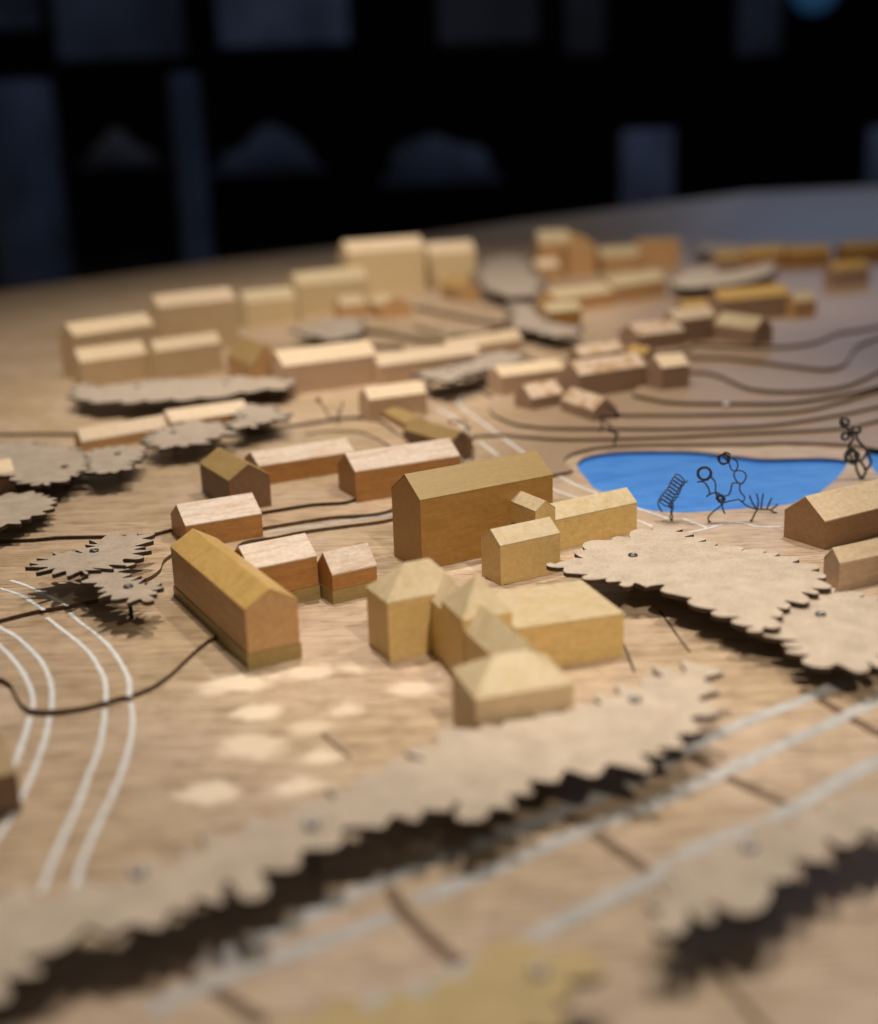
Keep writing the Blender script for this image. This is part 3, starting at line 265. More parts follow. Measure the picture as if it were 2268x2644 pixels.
def ground_mat(name, warm, shift, patches=False, hill=True):
    m, N, L, b = nt(name)
    v, tc = coords(N, L, -R(24), (.05, 1.1, 1), rnd=False)
    mp = v.node; mp.inputs['Location'].default_value = (shift*3.1, shift*7.7, 0)
    g = noise(N, L, v, 1.1, 7, .6, .8)
    v2, _ = coords(N, L, -R(24), (.22, 5, 1), rnd=False); v2.node.inputs['Location'].default_value = (shift*5.3, shift*2.1, 0)
    f = noise(N, L, v2, 1.5, 5, .68, .3)
    v3, _ = coords(N, L, 0, (1, 1, 1), rnd=False)
    big = noise(N, L, v3, .09, 4, .55)
    mid = noise(N, L, v3, .55, 5, .62)
    c = mixc(N, L, ramp(N, L, g, [(.38, 0), (.62, 1)]), (warm[0], warm[1], warm[2]), (warm[0]*.74, warm[1]*.70, warm[2]*.63))
    c = mixc(N, L, ramp(N, L, big, [(.38, 0), (.62, .55)]), c, (warm[0]*1.08, warm[1]*1.08, warm[2]*1.25))
    # open pores: short dark dashes along the grain
    c = mixc(N, L, 1, c, ramp(N, L, f, [(.37, (.42, .35, .29)), (.49, (1, 1, 1))]), 'MULTIPLY')
    if hill:   # the fibreboard of the hillside starts right of the road
        sx = N.new('ShaderNodeSeparateXYZ'); L.new(tc.outputs['Object'], sx.inputs[0])
        a = N.new('ShaderNodeMath'); a.operation = 'MULTIPLY_ADD'; a.inputs[1].default_value = -.30; L.new(sx.outputs[1], a.inputs[0]); 
        L.new(sx.outputs[0], a.inputs[2])
        mr = N.new('ShaderNodeMapRange'); L.new(a.outputs[0], mr.inputs[0]); mr.inputs[1].default_value = -35; mr.inputs[2].default_value = -27
        dk = mixc(N, L, ramp(N, L, mid, [(.3, 0), (.7, 1)]), (.37, .265, .18), (.30, .21, .14))
        dk = mixc(N, L, 1, dk, ramp(N, L, f, [(.3, (.8, .77, .74)), (.5, (1, 1, 1))]), 'MULTIPLY')
        c = mixc(N, L, mr.outputs[0], c, dk)
    c = mixc(N, L, 1, c, ramp(N, L, mid, [(.28, (.74, .71, .68)), (.52, (1, 1, 1))]), 'MULTIPLY')
    if patches:   # pale glue and sanding marks, with lamp glare painted in as pale colour
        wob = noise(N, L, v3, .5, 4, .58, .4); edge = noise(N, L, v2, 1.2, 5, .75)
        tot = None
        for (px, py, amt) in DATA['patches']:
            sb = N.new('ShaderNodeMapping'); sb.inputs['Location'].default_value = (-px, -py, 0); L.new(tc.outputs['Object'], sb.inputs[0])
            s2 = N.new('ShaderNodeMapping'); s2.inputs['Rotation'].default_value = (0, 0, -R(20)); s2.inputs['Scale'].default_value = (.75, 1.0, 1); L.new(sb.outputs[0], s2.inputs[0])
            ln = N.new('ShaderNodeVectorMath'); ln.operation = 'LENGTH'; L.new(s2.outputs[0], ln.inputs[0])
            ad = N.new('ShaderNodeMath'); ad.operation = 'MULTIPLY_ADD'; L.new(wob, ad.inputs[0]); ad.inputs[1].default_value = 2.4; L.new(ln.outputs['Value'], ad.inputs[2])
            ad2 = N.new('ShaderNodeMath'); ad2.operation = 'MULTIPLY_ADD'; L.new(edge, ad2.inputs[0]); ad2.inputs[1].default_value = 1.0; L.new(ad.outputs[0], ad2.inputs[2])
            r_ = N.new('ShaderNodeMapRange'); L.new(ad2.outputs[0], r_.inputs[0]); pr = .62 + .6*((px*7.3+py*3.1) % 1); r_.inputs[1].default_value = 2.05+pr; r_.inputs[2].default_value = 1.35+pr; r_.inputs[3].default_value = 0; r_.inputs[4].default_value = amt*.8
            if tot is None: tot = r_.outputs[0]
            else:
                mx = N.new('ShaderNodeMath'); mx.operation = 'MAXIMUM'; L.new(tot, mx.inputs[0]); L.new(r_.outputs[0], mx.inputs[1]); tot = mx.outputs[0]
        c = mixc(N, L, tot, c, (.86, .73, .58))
    L.new(c, b.inputs['Base Color'])
    rr = N.new('ShaderNodeMapRange'); L.new(mid, rr.inputs[0]); rr.inputs[3].default_value = .34; rr.inputs[4].default_value = .55
    L.new(rr.outputs[0], b.inputs['Roughness']); b.inputs['Specular IOR Level'].default_value = .45
    bump(N, L, b, f, .3, .03)
    return m
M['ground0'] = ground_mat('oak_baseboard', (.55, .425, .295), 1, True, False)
for i in range(1, 9):
    M['ground%d' % i] = ground_mat('veneer_layer_%d' % i, ((.53, .40, .26), (.52, .395, .26), (.54, .405, .265), (.50, .38, .25))[i % 4], 1+i*2.3)

def simple(name, c, rough, spec=.4, metal=0, var=.25, scale=3, bmp=0):
    m, N, L, b = nt(name)
    v, _ = coords(N, L); n = noise(N, L, v, scale, 5, .65)
    L.new(mixc(N, L, ramp(N, L, n, [(.3, 0), (.7, 1)]), tuple(x*(1-var) for x in c), tuple(min(1, x*(1+var*.4)) for x in c)), b.inputs['Base Color'])
    b.inputs['Roughness'].default_value = rough; b.inputs['Specular IOR Level'].default_value = spec; b.inputs['Metallic'].default_value = metal
    if bmp: bump(N, L, b, n, bmp, .03)
    return m
M['burnt'] = simple('laser_burnt_edge', (.055, .03, .017), .6, .3, var=.45, scale=4)
M['burnt_dark'] = simple('charred_board_edge', (.03, .018, .011), .65, .25, var=.4, scale=4)
M['burnt_brown'] = simple('browned_plywood_edge', (.10, .06, .036), .6, .3, var=.45, scale=3)
M['burnt_light'] = simple('browned_board_edge', (.15, .09, .05), .6, .3, var=.4, scale=4)
M['paint'] = simple('white_road_paint', (.72, .76, .78), .5, .4, var=.22, scale=2.5, bmp=.4)
M['paint_grey'] = simple('worn_grey_road_paint', (.46, .45, .44), .55, .4, var=.3, scale=1.2, bmp=.4)
M['nail'] = simple('nail_steel', (.17, .17, .175), .35, .5, 1, .3, 6)
M['nail_dark'] = simple('blackened_nail_shaft', (.02, .018, .017), .5, .3)
M['wire'] = simple('black_annealed_wire', (.035, .03, .028), .42, .5, .3, .4, 6)
M['wire_copper'] = simple('bronze_wire', (.30, .20, .12), .38, .5, .8, .4, 6)
M['wire_silver'] = simple('grey_wire', (.10, .105, .11), .4, .5, .5, .4, 4)
def board_mat(name, a, bb):
    m, N, L, b = nt(name)
    v, _ = coords(N, L)
    fl = noise(N, L, v, 4.5, 6, .75, .4); bg = noise(N, L, v, .8, 3, .5); fi = noise(N, L, v, 12, 3, .6)
    c = mixc(N, L, ramp(N, L, bg, [(.35, 0), (.65, 1)]), a, bb)
    c = mixc(N, L, 1, c, ramp(N, L, fl, [(.33, (.72, .66, .6)), (.48, (1, 1, 1)), (.68, (1.0, 1.0, 1.0))]), 'MULTIPLY')
    c = mixc(N, L, 1, c, ramp(N, L, fi, [(.32, (.8, .76, .72)), (.5, (1, 1, 1))]), 'MULTIPLY')
    L.new(c, b.inputs['Base Color']); b.inputs['Roughness'].default_value = .75; b.inputs['Specular IOR Level'].default_value = .25
    bump(N, L, b, fl, .35, .03); return m
M['canopy'] = board_mat('pale_hardboard', (.55, .47, .385), (.46, .39, .315))
M['canopy_grey'] = board_mat('grey_brown_hardboard', (.43, .365, .30), (.36, .30, .24))
M['canopy_yellow'] = board_mat('ochre_hardboard', (.54, .42, .22), (.48, .37, .19))
def water_mat():
    m, N, L, b = nt('blue_lake_paint')
    v, _ = coords(N, L, R(10), (.35, 1.4, 1), rnd=False); n = noise(N, L, v, .9, 6, .65, .5)
    v2, _ = coords(N, L, 0, (1, 1, 1), rnd=False); s = noise(N, L, v2, 2.4, 5, .7)
    c = mixc(N, L, ramp(N, L, n, [(.34, 0), (.68, 1)]), (.035, .185, .62), (.075, .28, .72))
    c = mixc(N, L, 1, c, ramp(N, L, s, [(.3, (.8, .8, .85)), (.5, (1, 1, 1))]), 'MULTIPLY')
    L.new(c, b.inputs['Base Color']); b.inputs['Roughness'].default_value = .45; b.inputs['Specular IOR Level'].default_value = .4
    bump(N, L, b, s, .25, .03); return m
M['water'] = water_mat()
M['water_seam'] = simple('dark_board_joint', (.012, .04, .16), .6)
M['lake_edge'] = simple('blue_painted_bank', (.012, .06, .26), .5, var=.3, scale=2)
M['black'] = simple('black_cloth', (.004, .004, .0045), .9, .05)
M['carpet'] = simple('dark_carpet', (.010, .010, .011), .9, .1, var=.4, scale=.05)
M['bg_grey'] = simple('grey_blue_board', (.085, .105, .14), .8, .15, var=.7, scale=.012)
M['bg_pale'] = simple('pale_plaster', (.15, .18, .24), .8, .15, var=.6, scale=.02)
M['bg_brown'] = simple('dim_brown_board', (.06, .06, .065), .8, .2, var=.4, scale=.02)
mm, N_, L_, b_ = nt('blue_lamp_glass'); b_.inputs['Base Color'].default_value = (.02, .05, .1, 1)
b_.inputs['Emission Color'].default_value = (.10, .34, .75, 1); b_.inputs['Emission Strength'].default_value = .07; M['lamp'] = mm

# ------------------------------------------------------------------ builders
def link(name, me, mats, parent=None):
    o = bpy.data.objects.new(name, me); COL.objects.link(o)
    for x in mats: me.materials.append(M[x])
    if parent: o.parent = parent
    return o
def frombm(name, bm, mats, parent=None, smooth=False):
    bmesh.ops.recalc_face_normals(bm, faces=bm.faces)
    me = bpy.data.meshes.new(name); bm.to_mesh(me); bm.free()
    if smooth:
        for p in me.polygons: p.use_smooth = True
    return link(name, me, mats, parent)
def tag(o, label=None, cat=None, group=None, kind=None):
    for k, v in (('label', label), ('category', cat), ('group', group), ('kind', kind)):
        if v: o[k] = v
    return o
def root(name, loc, rz, label, cat, group=None):
    o = bpy.data.objects.new(name, None); COL.objects.link(o); o.empty_display_size = .5
    o.location = loc; o.rotation_euler = (0, 0, rz)
    return tag(o, label, cat, group)
def catmull(pts, step, closed=False):
    P = [Vector(p) for p in pts]; n = len(P); out = []
    segs = n if closed else n-1
    for i in range(segs):
        if closed: a, b, c, d = P[i-1], P[i], P[(i+1) % n], P[(i+2) % n]
        else: a, b, c, d = P[max(i-1, 0)], P[i], P[i+1], P[min(i+2, n-1)]
        k = max(1, int((c-b).length/step))
        for j in range(k):
            t = j/k
            # centripetal-ish: limit the tangents to the segment length
            m1 = (c-a)*.5; m2 = (d-b)*.5; l = (c-b).length
            if m1.length > l*1.2: m1 *= l*1.2/m1.length
            if m2.length > l*1.2: m2 *= l*1.2/m2.length
            t2, t3 = t*t, t*t*t
            out.append(b*(2*t3-3*t2+1) + m1*(t3-2*t2+t) + c*(-2*t3+3*t2) + m2*(t3-t2))
    if not closed: out.append(P[-1])
    return out
def slab(name, outer, z0, z1, mats, holes=(), parent=None, bottom=True):
    """flat sheet with thickness; material 0 on top, 1 on the cut edge"""
    loops = [[Vector((p[0], p[1], 0)) for p in outer]] + [[Vector((p[0], p[1], 0)) for p in h] for h in holes]
    tris = tessellate_polygon(loops)
    flat = [p for l in loops for p in l]
    bm = bmesh.new()
    T = [bm.verts.new((p.x, p.y, z1)) for p in flat]; B = [bm.verts.new((p.x, p.y, z0)) for p in flat]
    for t in tris:
        try:
            f = bm.faces.new([T[i] for i in t]); f.material_index = 0
            if f.calc_center_median() is not None:
                f.normal_update()
                if f.normal.z < 0: f.normal_flip()
            if bottom:
                g = bm.faces.new([B[i] for i in reversed(t)]); g.material_index = 1; g.normal_update()
                if g.normal.z > 0: g.normal_flip()
        except ValueError: pass
    s = 0; hole_mat = 2 if len(mats) > 2 else 1
    for li, l in enumerate(loops):
        n = len(l)
        ar = sum(l[i].x*l[(i+1) % n].y - l[(i+1) % n].x*l[i].y for i in range(n))
        for i in range(n):
            a, b = s+i, s+(i+1) % n
            q = [B[a], B[b], T[b], T[a]]
            if (ar < 0) != (li > 0): q.reverse()
            f = bm.faces.new(q); f.material_index = hole_mat if li else 1
        s += n
    me = bpy.data.meshes.new(name); bm.to_mesh(me); bm.free()
    return link(name, me, mats, parent)
def ribbon(name, pts, width, z, mats, t=.03, jitter=.0):
    P = catmull([(p[0], p[1], 0) for p in pts], .6)
    Lf, Rt = [], []
    for i, p in enumerate(P):
        d = P[min(i+1, len(P)-1)] - P[max(i-1, 0)]; n = Vector((-d.y, d.x, 0)).normalized()
        wd = width*(1+random.uniform(-jitter, jitter)); c = p + n*random.uniform(-jitter, jitter)*width*.3
        Lf.append(c+n*wd/2); Rt.append(c-n*wd/2)
    bm = bmesh.new(); rows = []
    for a, b in zip(Lf, Rt):
        rows.append([bm.verts.new((a.x, a.y, z)), bm.verts.new((a.x, a.y, z+t)), bm.verts.new((b.x, b.y, z+t)), bm.verts.new((b.x, b.y, z))])
    for r1, r2 in zip(rows, rows[1:]):
        for k in range(3): bm.faces.new([r1[k], r1[k+1], r2[k+1], r2[k]])
    for r_ in (rows[0], rows[-1]): bm.faces.new(r_)
    return frombm(name, bm, mats)

def prism(poly, x0, x1):
    """extrude a y-z polygon along x"""
    bm = bmesh.new()
    a = [bm.verts.new((x0, y, z)) for y, z in poly]; b = [bm.verts.new((x1, y, z)) for y, z in poly]
    bm.faces.new(a); bm.faces.new(b[::-1]); n = len(poly)
    for i in range(n): bm.faces.new([a[i], a[(i+1) % n], b[(i+1) % n], b[i]])
    bmesh.ops.recalc_face_normals(bm, faces=bm.faces)
    return bm
def soften(bm, off=.035, seg=2):
    es = [e for e in bm.edges if len(e.link_faces) == 2 and e.calc_face_angle(0) > R(12)]
    bmesh.ops.bevel(bm, geom=es, offset=off, segments=seg, profile=.6, affect='EDGES', clamp_overlap=True)
    return bm

def house(key, label, wall, roof, plinth=None, group=None, inset=.06):
    x, y, yaw, Ln, W, he, hr, z0 = DATA['houses'][key]
    o = root('model_house', (x, y, z0), yaw, label, 'model house', group)
    t = .09; zb = 0
    if plinth:
        zb = plinth
        bm = prism([(-W/2-inset, -.4), (W/2+inset, -.4), (W/2+inset, zb-.012), (-W/2-inset, zb-.012)], -Ln/2-inset, Ln/2+inset)
        frombm('plinth', soften(bm), ['plinth'], o)
    else: zb = -.4
    k = math.hypot(W/2, hr)/(W/2)*t          # vertical roof thickness
    if hr > .2:
        bm = prism([(-W/2, zb), (W/2, zb), (W/2, he-k), (0, he+hr-k), (-W/2, he-k)], -Ln/2, Ln/2)
        frombm('wall', soften(bm), [wall], o)
        e = .012
        bm = prism([(-W/2-e, he-k+.004), (0, he+hr-k+.004), (W/2+e, he-k+.004), (W/2+e, he), (0, he+hr), (-W/2-e, he)], -Ln/2-e, Ln/2+e)
        frombm('roof', soften(bm, .025), [roof], o)
    else:
        bm = prism([(-W/2, zb), (W/2, zb), (W/2, he-t), (-W/2, he-t)], -Ln/2, Ln/2)
        frombm('wall', soften(bm), [wall], o)
        bm = prism([(-W/2-.012, he-t+.004), (W/2+.012, he-t+.004), (W/2+.012, he), (-W/2-.012, he)], -Ln/2-.012, Ln/2+.012)
        frombm('roof', soften(bm, .025), [roof], o)
    return o

def tube(bm, pts, r, n=8):
    P = [Vector(p) for p in pts]; rings = []; prev = None
    for i, p in enumerate(P):
        d = (P[min(i+1, len(P)-1)] - P[max(i-1, 0)])
        if d.length < 1e-6: continue
        d.normalize()
        if prev is None: a = d.orthogonal().normalized()
        else: a = (prev - d*prev.dot(d)); a = a.normalized() if a.length > 1e-5 else d.orthogonal().normalized()
        prev = a; b = d.cross(a)
        rings.append([bm.verts.new(p + (a*math.cos(2*math.pi*k/n) + b*math.sin(2*math.pi*k/n))*r) for k in range(n)])
    for r1, r2 in zip(rings, rings[1:]):
        for k in range(n): bm.faces.new([r1[k], r1[(k+1) % n], r2[(k+1) % n], r2[k]])
    bm.faces.new(rings[0][::-1]); bm.faces.new(rings[-1])
def lathe(prof, n=20):
    bm = bmesh.new(); rings = []
    for r, z in prof: rings.append([bm.verts.new((r*math.cos(2*math.pi*k/n), r*math.sin(2*math.pi*k/n), z)) for k in range(n)])
    for a, b in zip(rings, rings[1:]):
        for k in range(n): bm.faces.new([a[k], a[(k+1) % n], b[(k+1) % n], b[k]])
    bm.faces.new(rings[0][::-1]); bm.faces.new(rings[-1])
    return bm

# ------------------------------------------------------------------ the table and its stepped ground
TABLE = [(-100, 12), (110, 12), (260, 400), (225, 565), (130, 545), (30, 424), (-22, 352), (-52, 321), (-88, 271), (-165, 165)]
def s2(pts, step=.5, closed=False): return [(p.x, p.y) for p in catmull([(a, b, 0) for a, b in pts], step, closed)]
lake = s2(DATA['lake'], .5, True); pond = s2(DATA['pond'], .5, True)
tag(slab('ground', TABLE, -1.6, 0, ['ground0', 'burnt_light', 'lake_edge'], [lake, pond]), 'pale oak baseboard of the model with worn patches and painted glare', kind='structure')
tag(slab('lake', [(p[0]*1.0, p[1]) for p in lake], -.9, -.34, ['water', 'water']), 'blue painted lake let into the ground', kind='structure')
tag(slab('pond', pond, -.9, -.34, ['water', 'water']), 'second blue water sheet at the right edge', kind='structure')
o = tag(ribbon('lake_joint', DATA['seam'], .07, -.339, ['water_seam'], .012), 'dark board joint across the blue lake', kind='structure')
def inset_table(d):
    c = Vector((40, 270)); return [tuple((Vector(p)-c)*(1-d*.0012)+c) for p in TABLE]
def right_edge(y): return 110 + (y-12)*(150/388)
def left_edge(y): return -100 - (y-12)*(65/153)
ZT = [0, .31, .62, .94, 1.28, 1.66, 2.04, 2.42, 2.8]
for k in range(1, 5):
    c = s2(DATA['c%d' % k], .6)
    yl = c[0][1] - 14; yr = c[-1][1] + 35
    T = inset_table(k)
    poly = [(left_edge(yl)+.3*k, yl)] + c + [(right_edge(yr)-.3*k, yr)] + T[2:]
    tag(slab('terrain_step', poly, ZT[k-1]+.002, ZT[k], ['ground%d' % k, 'burnt_brown' if k < 3 else 'burnt'], bottom=False), 'stepped ground layer %s of the wooden model' % ('one', 'two', 'three', 'four')[k-1], kind='structure')  # upper two get a darker edge: their shade painted into the burnt brown
for k in range(5, 9):
    c = s2(DATA['c%d' % k], .6); yr = c[-1][1] + 30 + 2*k
    poly = c + [(right_edge(yr)-12-1.5*k, yr), (right_edge(205)-14-1.5*k, 205-k), (60+k*.3, 192-k), (40+k*.3, 194-k*1.5)]
    tag(slab('hill_step', poly, ZT[k-1]+.002, ZT[k], ['ground%d' % k, 'burnt_dark'], bottom=False), 'stepped hillside layer %s behind the lake' % ('one', 'two', 'three', 'four')[k-5], kind='structure')
tag(slab('terrain_step', s2(DATA['ct'], .6, True), ZT[3]+.002, ZT[3]+.17, ['ground2', 'burnt'], bottom=False), 'curved ground terrace behind the long pale house', kind='structure')
for wd, pieces in DATA['lines']:
    for z, p in pieces:
        z = {0: 0, .25: ZT[1], .5: ZT[2], .75: ZT[3]}.get(z, z)
        tag(ribbon('road_line', p, wd, z+.001+.0004*(wd > .4), ['paint' if wd < .4 else 'paint_grey'], .022, .16), 'white painted road line', kind='structure')
for wd, p in DATA['grooves']:
    tag(ribbon('board_joint', p, wd, .0015, ['burnt_light' if wd > .2 else 'burnt'], .012, .1), 'dark brown joint in the baseboard', kind='structure')
# table body and the dark room
bm = bmesh.new(); T = inset_table(25)
a = [bm.verts.new((p[0], p[1], -1.6)) for p in T]; b = [bm.verts.new((p[0], p[1], -85)) for p in T]
bm.faces.new(a); bm.faces.new(b[::-1])
for i in range(len(T)): bm.faces.new([a[i], a[(i+1) % len(T)], b[(i+1) % len(T)], b[i]])
tag(frombm('table_base', bm, ['black']), 'black cloth covered table under the wooden model', 'table')
def box(name, x0, x1, y0, y1, z0, z1, mat, bev=0, parent=None):
    bm = bmesh.new(); bmesh.ops.create_cube(bm, size=1)
    for v in bm.verts: v.co = Vector((x0+(v.co.x+.5)*(x1-x0), y0+(v.co.y+.5)*(y1-y0), z0+(v.co.z+.5)*(z1-z0)))
    if bev: bmesh.ops.bevel(bm, geom=bm.edges[:], offset=bev, segments=2, affect='EDGES')
    return frombm(name, bm, [mat], parent)
tag(box('floor', -1200, 1200, -300, 1500, -90, -85, 'carpet'), 'dark carpet floor', kind='structure')
tag(box('wall', -1200, 1200, 1400, 1410, -85, 420, 'black'), 'black back wall of the exhibition room', kind='structure')
BG = DATA['bg']
def pillar(k, mat, label, z1=None, depth=None):
    x0, x1, z0, zt, y = BG[k]; zt = z1 or zt; wd = x1-x0; h = root('pillar', ((x0+x1)/2, y, -85), 0, label, 'pillar')
    def part(n, hw, a, b): 
        bm = lathe([(hw*.98, a), (hw, a+.02*(b-a)), (hw*.97, b-.02*(b-a)), (hw*.93, b)], 28); return frombm(n, bm, [mat], h, True)
    part('base', wd*.62, 0, 9); part('shaft', wd*.5, 9.1, zt+85)
pillar('pillar_tall', 'bg_grey', 'slim blue grey pillar behind the far left table edge')
pillar('pillar_left', 'bg_grey', 'broad dim pillar at the left edge of the dark room')
pillar('pillar_blue', 'bg_pale', 'short pale blue pillar behind the far right houses')
pillar('pillar_right', 'bg_pale', 'blue lit pillar at the right edge of the room')
def panel(k, mat, label, frame='black'):
    x0, x1, z0, z1, y = BG[k]; h = root('wall_panel', ((x0+x1)/2, y, z0), 0, label, 'panel')
    w2, hh = (x1-x0)/2, z1-z0
    box('board', -w2, w2, 0, 3, 0, hh, mat, .6, h)
    for nm, a in (('rail', (-w2-2, w2+2, -1, 4, -3, -.2)), ('rail', (-w2-2, w2+2, -1, 4, hh+.2, hh+3))): box(nm, *a, frame, .3, h)
    for s in (-1, 1): box('post', s*w2*.9-1, s*w2*.9+1, 5, 8, -z0-85, hh+3, frame, .3, h)
panel('panel_a', 'bg_grey', 'wide grey display panel upper left in the dark room')
panel('panel_b', 'bg_pale', 'pale display panel right of the wide upper left one')
panel('panel_c', 'bg_grey', 'bluish display panel in the top left corner')
panel('panel_d', 'bg_brown', 'faint dark panel at the top centre of the room')
panel('panel_e', 'bg_brown', 'narrow faint panel right of the top centre one')
panel('pillar_top', 'bg_grey', 'narrow blue panel at the top right of the room')
def side_table(k, mat, label):
    x0, x1, z0, z1, y = BG[k]; w2 = (x1-x0)/2; h = root('display_table', ((x0+x1)/2, y, -85), 0, label, 'table')
    box('tabletop', -w2, w2, -25, 25, z0+85, z0+88, mat, .5, h)
    bm = bmesh.new(); bmesh.ops.create_icosphere(bm, subdivisions=3, radius=1)
    for v in bm.verts:
        d = v.co.copy(); k = 1 + .22*math.sin(3.1*d.x+1.3+x0) + .15*math.sin(5.3*d.x+2*d.z)
        v.co = Vector((d.x*w2*.9, d.y*18, max(0, d.z)*k*(z1-z0)*.8 + z0+88.1))
    frombm('draped_model', bm, [mat], h, True)
    for sx in (-1, 1):
        for sy in (-1, 1): box('leg', sx*w2*.92-1.5, sx*w2*.92+1.5, sy*22-1.5, sy*22+1.5, 0, z0+84.9, 'black', .2, h)
side_table('table_a', 'bg_grey', 'dim blue display table behind the slim pillar')
side_table('table_b', 'bg_brown', 'dim display table left of the slim pillar')
side_table('table_c', 'bg_grey', 'dim display table behind the middle of the model')
x0, x1, z0, z1, y = BG['lamp']
h = root('blue_lamp', ((x0+x1)/2, y, z1), 0, 'round glowing blue lamp at the top right corner', 'lamp')
rr = (x1-x0)/2
frombm('globe', lathe([(rr*math.sin(math.pi*i/14)+.01, -rr*math.cos(math.pi*i/14)-rr) for i in range(15)], 24), ['lamp'], h, True)
frombm('stem', lathe([(1.2, 0), (1.2, 120)], 10), ['black'], h)

